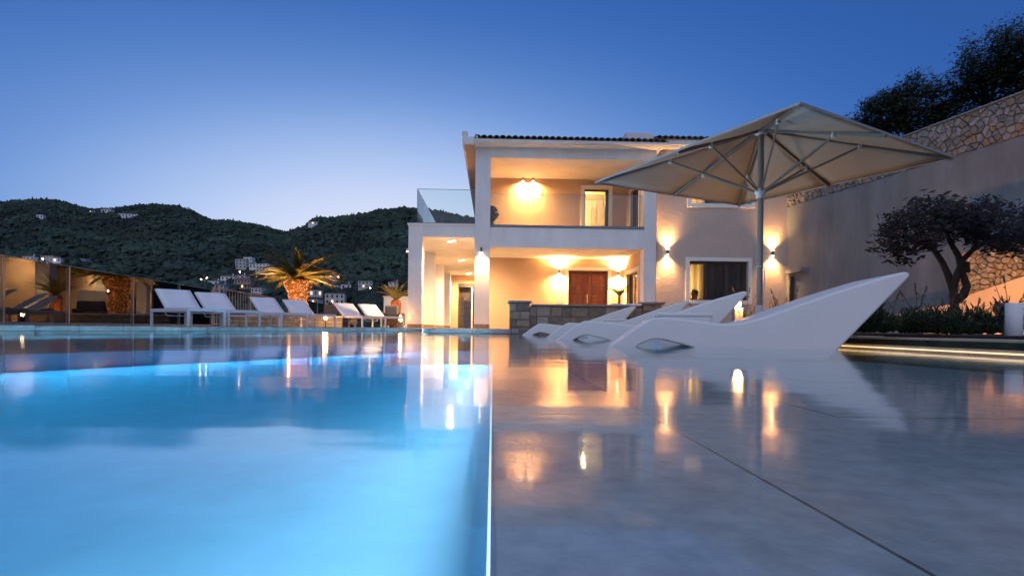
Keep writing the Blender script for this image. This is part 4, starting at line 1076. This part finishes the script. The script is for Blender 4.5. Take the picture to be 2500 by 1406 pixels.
for c in clus:
    cc = P0(*c)
    for _ in range(25):
        p = cc + Vector((rg.gauss(0,.075), rg.gauss(0,.09), rg.gauss(0,.055)))
        a = Vector((rg.gauss(0,1),rg.gauss(0,1),rg.gauss(0,.7))).normalized(); q = a.orthogonal().normalized(); s = rg.uniform(.030,.060)
        cr.add([p-a*s, p+q*s*.38, p+a*s, p-q*s*.38], [(0,1,2,3)])
cr.build('crown', M['leafred'], tr)
# garden spot and black fitting
sp_ = at(2306, 800, 7.6); t = thing('garden_spot', 'small glowing ground spotlight at the foot of the dark tree', 'garden light', (sp_.x, 7.6, .10))
mb = MB(); mb.tube([(0,0,0),(0.02,.02,.08)], .035, 12); mb.build('housing', M['darkmetal'], t); mb = MB(); mb.tube([(.021,.021,.081),(.023,.023,.088)], .03, 12); mb.build('bulb', M['glow'], t)
tgt = Vector((lwX(9.35), 9.35, .85)) - Vector((sp_.x, 7.6, .2))
lamp('SPOT', (.05,.05,.12), 230, (1,.37,.075), t, tuple(tgt), R(58), .6, .03); lamp('POINT', (.0,-.1,.16), 4, WARMER, t, radius=.03)
bp = at(2475, 830, 4.35); t = thing('white_pipe', 'short upright white pipe with a chipped rim at the edge of the planting bed', 'pipe', (bp.x, 4.35, .0))
mb = MB(); rr = .055; mb.lathe([(.001,0),(rr,0),(rr,.355),(rr-.006,.357),(rr-.006,.34),(.001,.34)], 24); mb.build('pipe_body', M['white'], t)
fp = at(2450, 748, 4.9); t = thing('black_spotlight', 'small black spotlight on a stake beside the white pipe', 'garden light', (fp.x, 4.9, .1))
mb = MB(); mb.tube([(0,0,0),(0,0,fp.z-.1)], .008, 6); mb.build('stake', M['darkmetal'], t); mb = MB(); mb.tube([(-.05,.0,fp.z-.1),(.06,.0,fp.z-.1)], [.036,.03], 12); mb.build('head', M['darkmetal'], t)
YBL = 9.6; P = at(1801, 745, YBL); t = thing('bollard_light', 'glowing bollard light behind the second pool lounger', 'bollard light', (P.x, YBL, .08))
mb = MB(); mb.box(-.075,.075,-.06,.06,0,P.z-.13); mb.build('column', M['plaster2'], t, .01); mb = MB(); mb.lathe([(.001,P.z-.12),(.05,P.z-.10),(.055,P.z-.04),(.03,P.z),(.001,P.z+.005)], 14); mb.build('bulb', M['glow'], t)
lamp('POINT', (0,-.09,P.z-.05), 14, WARM, t, radius=.05); lamp('POINT', (0.0,.12,P.z-.10), 8, WARM, t, radius=.05)
# lavender plants
def lav_mesh(seed, h, n, fl):
    rg = random.Random(seed); mb = MB()
    for _ in range(n):
        a = rg.uniform(0,2*math.pi); r = rg.uniform(0,.10); p = Vector((r*math.cos(a), r*math.sin(a), 0)); d = Vector((math.cos(a)*rg.uniform(.0,.45), math.sin(a)*rg.uniform(0,.45), 1)).normalized(); L_ = h*rg.uniform(.5,1.0)
        side = d.orthogonal().normalized()
        for k in range(8):
            q = p + d*L_*(k+1)/8
            for s_ in (0, 2.1, 4.2):
                e = (Matrix.Rotation(a+k*1.1+s_, 4, d) @ side) ; tip = q + (e*.6+d*.9).normalized()*.045*rg.uniform(.7,1.2); w_ = d.cross(e).normalized()*.006
                mb.add([q-w_, q+w_, tip+w_*.5, tip-w_*.5], [(0,1,2,3)])
    return mb.mesh('leaf_shoots')
def stalk_mesh(seed, h, n):
    rg = random.Random(seed); mb = MB()
    for _ in range(n):
        a = rg.uniform(0,2*math.pi); p = Vector((rg.uniform(-.05,.05), rg.uniform(-.05,.05), 0)); d = Vector((math.cos(a)*.25, math.sin(a)*.25, 1)).normalized(); L_ = h*rg.uniform(.7,1.1)
        pts = [p + d*L_*t + Vector((math.cos(a),math.sin(a),0))*.06*t*t for t in (0,.35,.7,1)]
        mb.tube(pts, .0022, 4, False)
        for k in range(5):
            q = pts[-1] - d*(.012*k + (.03 if k == 4 else 0)); mb.lathe([(.001,q.z-.006),(.007,q.z),(.001,q.z+.007)], 5, (q.x,q.y))
    return mb.mesh('flower_stalks')
lv = [lav_mesh(i, .17+.03*i, 26, 3) for i in range(3)]; sk_ = [stalk_mesh(i+5, .34+.06*i, 3+i) for i in range(3)]
for x in lv: x.materials.append(M['lav'])
for x in sk_: x.materials.append(M['stalk'])
rg = random.Random(12); spots = []
for k in range(24):
    Y = 3.3 + 3.6*(k/23.)+rg.uniform(-.1,.1); px = 2085 + rg.uniform(0,390)
    X = gx(px, Y)
    if X < rightX(Y)+.5 or (px > 2440 and Y < 4.8): px = rg.uniform(2200,2430); Y = rg.uniform(4.6,7.0); X = gx(px,Y)
    if X < rightX(Y)+.5: continue
    spots.append((X, Y, rg.uniform(.8,1.25), 0))
for k in range(9):
    px = rg.choice([1760,1775,1790,1815,1825,1880,1895,1905,1918,1930,1700,1730])+rg.uniform(-6,6); Y = rg.uniform(8.6,10.2); spots.append((gx(px,Y), Y, rg.uniform(.9,1.3), 1))
ORDW = 'first second third fourth fifth sixth seventh eighth ninth tenth eleventh twelfth thirteenth fourteenth fifteenth sixteenth seventeenth eighteenth nineteenth twentieth'.split()
ORDW += ['twenty-' + w for w in ORDW[:9]]
spots.sort(key=lambda q: (q[3], q[0]/q[1])); nz = [0, 0]
for i, (X, Y, s, z) in enumerate(spots):
    nz[z] += 1
    lab = ('%s clump from the left of the low lavender around the small dark tree' if z == 0 else '%s clump from the left of the tall-stalked lavender near the parasol foot') % ORDW[nz[z]-1]
    t = thing('lavender_plant', lab, 'plant', (X, Y, .10 if z == 0 else .085), rg.uniform(0,6.2), 'lavender around the tree' if z == 0 else 'lavender near the parasol')
    t.scale = (s*1.25, s*1.25, s*rg.uniform(.85,1.25))
    link('leaf_shoots', lv[i%3], None, t)
    if z or rg.random() < .45:
        o = link('flower_stalks', sk_[(i*2)%3], None, t)
        if z: o.scale = (1.15,1.15,1.35)
# trees above the wall
def leafy(name, label, px, py_c, Y, rx, rz_, n, leaf, seed, base_py, mat='leafdark'):
    c = at(px, py_c, Y); base = 5.5 + max(0,(c.x - rwX(Y)))*.12
    t = thing(name, label, 'tree', (c.x, Y, base), 0, 'dark trees above the retaining wall')
    rg = random.Random(seed); H = c.z-base
    tk = MB(); tk.tube([(0,0,-.2),(.05,0,H*.4),(0,.05,H*.8),(0,0,H+rz_*.3)], [.12,.10,.08,.03], 8)
    for k in range(9):
        a = k*2.4; z = H*rg.uniform(.35,.9); e = Vector((math.cos(a)*rx*.7, math.sin(a)*rx*.7, H+rz_*rg.uniform(-.3,.6)))
        tk.tube([(0,0,z), e*.5+Vector((0,0,z*.5)), e], [.05,.035,.012], 5)
    tk.build('trunk', M['bark'], t)
    mb = MB(); cl = []
    for _ in range(46):
        d = Vector((rg.gauss(0,1),rg.gauss(0,1),rg.gauss(0,1))).normalized()*rg.uniform(.35,1.0); cl.append(Vector((d.x*rx, d.y*rx*.8, H+d.z*rz_)))
    for k in range(n):
        cc = cl[k % 46]; p = cc + Vector((rg.gauss(0,rx*.17), rg.gauss(0,rx*.17), rg.gauss(0,rz_*.15)))
        a = Vector((rg.gauss(0,1),rg.gauss(0,1),rg.gauss(0,1)+.3)).normalized(); q = a.orthogonal().normalized(); s = leaf*rg.uniform(.6,1.3)
        mb.add([p-a*s, p+q*s*.4, p+a*s, p-q*s*.4], [(0,1,2,3)])
    mb.build('crown', M[mat], t)
leafy('hillside_tree', 'leftmost dark tree above the retaining wall, just right of the parasol top', 2150, 288, 18.0, .85, .75, 5200, .07, 1, 330)
leafy('hillside_tree', 'second dark tree from the left above the retaining wall, with spiky twigs', 2215, 262, 17.0, .9, .9, 5400, .07, 2, 330)
leafy('hillside_tree', 'third dark tree from the left above the retaining wall, below the tall tree', 2300, 262, 16.4, .95, .8, 5200, .07, 3, 330)
leafy('hillside_tree', 'tall dark tree with overhanging crown above the right part of the wall', 2405, 178, 16.0, 1.05, 1.0, 7500, .07, 4, 260)
leafy('hillside_tree', 'rightmost and tallest dark tree above the wall, cut by the picture edge', 2500, 150, 15.0, 1.0, 1.15, 7500, .07, 5, 230)
cb = MB(); a = at(1960, 312, 45); b_ = at(2360, 150, 38); pts = []
for k in range(13):
    t_ = k/12; p = a.lerp(b_, t_); p.z -= .5*math.sin(math.pi*t_); pts.append(p)
cb.tube(pts, .016, 6); tag(cb.build('power_cable', M['darkmetal']), 'thin overhead power cable rising behind the parasol towards the dark trees', 'cable')

# ================================================================== VILLAGE ON THE HILLSIDE
def find_Y(px, py):
    best = None
    for Y in np.arange(255, ridgeY(px), 3.0):
        z = hillz(px, Y); yy = at(px, py, Y).z
        if z >= yy: return float(Y)
    return float(ridgeY(px))-5
HOUSES = []
def village_house(px, py, wpx, hpx, wall, roofk, floors, cols, label, lit=(), arches=False, rot=None, name='village_house'):
    Y = find_Y(px, py); HOUSES.append((px, wpx, Y)); sc = Y/FPX; w = wpx*sc; h = hpx*sc; P = at(px, py, Y)
    t = thing(name, label, 'house', (P.x, Y-4, P.z-.5), R(rot if rot is not None else random.uniform(-12,12)), 'houses on the hillside')
    d = max(6., w*.6); b = MB(); b.box(-w/2,w/2,0,d,-5,h); b.build('wall', M[wall], t)
    r = MB(); e = .5; rh = {'gable':w*.13,'hip':w*.15,'flat':.4}[roofk]
    if roofk == 'gable': r.add([(-w/2-e,-e,h),(w/2+e,-e,h),(w/2+e,d+e,h),(-w/2-e,d+e,h),(0,-e,h+rh),(0,d+e,h+rh)], [(0,1,4),(1,2,5,4),(2,3,5),(3,0,4,5),(3,2,1,0)])
    elif roofk == 'hip': r.add([(-w/2-e,-e,h),(w/2+e,-e,h),(w/2+e,d+e,h),(-w/2-e,d+e,h),(-w*.2,d/2,h+rh),(w*.2,d/2,h+rh)], [(0,1,5,4),(1,2,5),(2,3,4,5),(3,0,4),(3,2,1,0)])
    else: r.box(-w/2-.2,w/2+.2,-.2,d+.2,h,h+rh)
    ro_ = r.build('roof', M['hroof'] if roofk != 'flat' else M['hroofg'], t)
    if roofk != 'flat': c = MB(); c.box(w*.22,w*.22+.8,d*.5,d*.5+.8,h,h+rh+1.0); c.build('chimney', M[wall], ro_)
    for j in range(floors):
        for i in range(cols):
            ww = w/cols*.36; wh = h/floors*.5; x = -w/2+(i+.5)*w/cols; z = h*(j+.28)/floors
            k = MB(); k.box(x-ww/2,x+ww/2,-.12,.1,z,z+wh); k.build('window', M['hwinlit'] if (i,j) in lit else M['hwin'], t)
        if j and arches: k = MB(); k.box(-w/2,w/2,-1.2,0,h*j/floors-.2,h*j/floors); k.box(-w/2,w/2,-1.2,-1.1,h*j/floors,h*j/floors+.9); k.build('balcony', M[wall], t)
    return t
VH = [(527,700,27,15,'hwhite','gable',1,2,'small white house lowest on the left edge of the village, above the bar fence',()),
 (560,694,34,20,'hwhite','gable',2,3,'white gabled house with a bright gable left of the lit palm',()),
 (590,690,30,18,'hwhite','gable',2,2,'white house just right of the bright gabled house in the village',((1,0),)),
 (592,655,26,22,'hgrey','flat',3,3,'grey three-storey block near the top of the village',()),
 (609,648,22,20,'hwhite','flat',2,3,'pale flat-roofed house at the very top of the village',()),
 (621,657,16,13,'hwhite','gable',1,2,'small white gabled house under the top of the village',()),
 (645,664,36,20,'hwhite','flat',3,4,'long white house with balconies left of the palm fronds',(),True),
 (668,672,30,9,'hwhite','flat',1,3,'low white house below the left palm fronds',()),
 (527,738,36,28,'hwhite','gable',2,3,'large pale house directly behind the second sun lounger',()),
 (543,712,26,18,'hgrey','gable',2,2,'grey stone house in the lower village above the bar fence',()),
 (598,704,40,22,'hpink','hip',2,5,'rose house with hipped roof and balcony left of the palm trunk',(),True),
 (632,714,28,12,'hcream','flat',1,3,'low cream house to the left of the glowing palm trunk',()),
 (785,700,34,20,'hpink','flat',2,5,'rose building with white columns right of the palm trunk',(),True),
 (815,692,32,20,'hcream','hip',3,4,'cream three-storey house right of the palm with balconies',((1,2),),True),
 (812,712,34,16,'hcream','flat',1,3,'arched cream house below the three-storey house',((1,0),)),
 (776,722,30,14,'hgrey','flat',1,3,'grey house with two lit windows right of the palm trunk',((0,0),(2,0))),
 (822,742,46,26,'hcream','flat',2,4,'wide two-storey house just behind the fifth sun lounger',((1,0),)),
 (770,748,26,18,'hgrey','flat',2,3,'dark grey house at the foot of the village with lit windows',((1,1),(2,0))),
 (848,706,24,12,'hwhite','gable',1,2,'white house right of the cream three-storey house',()),
 (895,702,34,16,'hgrey','flat',2,4,'grey flat-roofed house between village and smaller palm',()),
 (962,696,24,8,'hwhite','gable',1,2,'white roofed house just above the smaller palm',()),
 (103,534,15,9,'hwhite','flat',1,2,'lone white house high on the left hill slope',()),
 (228,520,16,5,'hgrey','flat',1,2,'grey house left end of the upper hillside group',()),
 (262,520,26,9,'hwhite','gable',1,3,'white house with gabled roof in the upper hillside group',()),
 (317,531,42,8,'hwhite','flat',1,6,'long low white building on the upper hillside',()),
 (766,548,22,6,'hwhite','flat',1,3,'small white house high in the saddle between the hills',()),
 (78,636,26,10,'hwhite','gable',1,3,'white house with red roof just above the glass fence at left',()),
 (122,638,34,13,'hgrey','flat',2,4,'grey house just above the glass fence beside a street lamp',()),
 (147,640,18,10,'hwhite','flat',1,2,'small white house right of the grey house above the glass fence',()),
 (205,638,22,6,'hgrey','flat',1,3,'low roofed building right of the houses above the glass fence',()),
 (20,655,34,26,'hcream','flat',3,4,'block of flats seen through the left end of the glass fence',((1,1),)),
 (62,655,28,18,'hcream','flat',2,3,'lit cream house seen through the glass fence at far left',((1,0),)),
 ]
for i_, v in enumerate(VH): village_house(*v[:9], lit=v[9] or (((i_ % max(1, v[7]-1), 0),) if i_ % 3 == 1 else ()), arches=len(v) > 10)
LT = [(505,678,'w','pale lamp left of the village above the bar fence'),(491,682,'w','faint lamp far left of the village'),(586,664,'w','lamp beside the bright gabled house'),(657,687,'w','lamp on the dark slope left of the palm trunk'),
 (763,694,'w','lamp right beside the glowing palm trunk'),(826,676,'r','red lamp above the cream three-storey house'),(821,700,'w','lamp in front of the cream three-storey house'),(797,706,'r','reddish lamp below the rose building'),(810,707,'r','reddish lamp below the arched cream house'),
 (775,712,'w','left lamp of the pair below the rose building'),(783,712,'w','right lamp of the pair below the rose building'),(904,703,'w','lamp at the grey flat-roofed house near the smaller palm'),(18,634,'r','red lamp behind the far left end of the glass fence'),
 (67,639,'w','bright lamp at the lit cream house behind the glass fence'),(104,632,'w','lamp beside the grey house above the glass fence'),(125,644,'w','lamp below the grey house behind the glass fence'),(227,663,'w','single lamp seen through the third glass pane')]
for (px, py, k, lab) in LT:
    Y = max(200., find_Y(px, py+4) - 12); P = at(px, py, Y); zg = hillz(px, Y)
    t = thing('street_lamp', lab, 'street lamp', (P.x, Y, min(zg, P.z-2)), 0, 'village lamps'); hh = P.z - t.location.z
    mb = MB(); mb.tube([(0,0,0),(0,0,hh)], .1, 6); mb.build('post', M['darkmetal'], t); r_ = .0011*Y
    mb = MB(); mb.lathe([(.001,hh-r_),(r_*.8,hh-r_*.6),(r_,hh),(r_*.8,hh+r_*.6),(.001,hh+r_)], 8); mb.build('bulb', M['streetw' if k == 'w' else 'streetr'], t)
# ---- the wood on the hills, one mass of tree crowns
ph = (1+5**.5)/2
ico = np.array([(-1,ph,0),(1,ph,0),(-1,-ph,0),(1,-ph,0),(0,-1,ph),(0,1,ph),(0,-1,-ph),(0,1,-ph),(ph,0,-1),(ph,0,1),(-ph,0,-1),(-ph,0,1)], float); ico /= np.linalg.norm(ico[0])
icf = np.array([(0,11,5),(0,5,1),(0,1,7),(0,7,10),(0,10,11),(1,5,9),(5,11,4),(11,10,2),(10,7,6),(7,1,8),(3,9,4),(3,4,2),(3,2,6),(3,6,8),(3,8,9),(4,9,5),(2,4,11),(6,2,10),(8,6,7),(9,8,1)])
NT = 26000; V = []; n_ = 0
cnt = 0
while cnt < NT:
    px = random.uniform(-260, 1420) if random.random() < .86 else random.uniform(-1500, 3500)
    Yr = ridgeY(px); Y = 240 + (Yr + 12 - 240) * random.random()**.75
    if random.random() < .10: Y = Yr + random.uniform(-14, 8)
    if any(abs(px-hx) < hw*.62+3 and hy-45 < Y < hy+6 for hx, hw, hy in HOUSES): continue
    z = hillz(px, Y); x = (px-CX)/FPX*Y
    s = random.uniform(1.7, 5.6) * (.75 + .4*mnoise.noise(Vector((x/60., Y/60., 0))))
    if random.random() < .12: sc = np.array([s*.34, s*.34, s*1.6])
    else: sc = np.array([s, s, s*random.uniform(.7,1.15)])
    P = ico * (1 + RNG.uniform(-.3,.3,(12,1))) * sc + np.array([x, Y, z + s*.45])
    V.append(P); cnt += 1
V = np.concatenate(V); Fc = (icf[None] + 12*np.arange(NT)[:,None,None]).reshape(-1,3)
me = bpy.data.meshes.new('hill_wood'); me.from_pydata(V.tolist(), [], Fc.tolist()); me.update()
tag(link('hill_wood', me, M['hilltree']), 'dark green wood covering the far hills', 'wood', kind='stuff')

print('objects', len(bpy.data.objects))
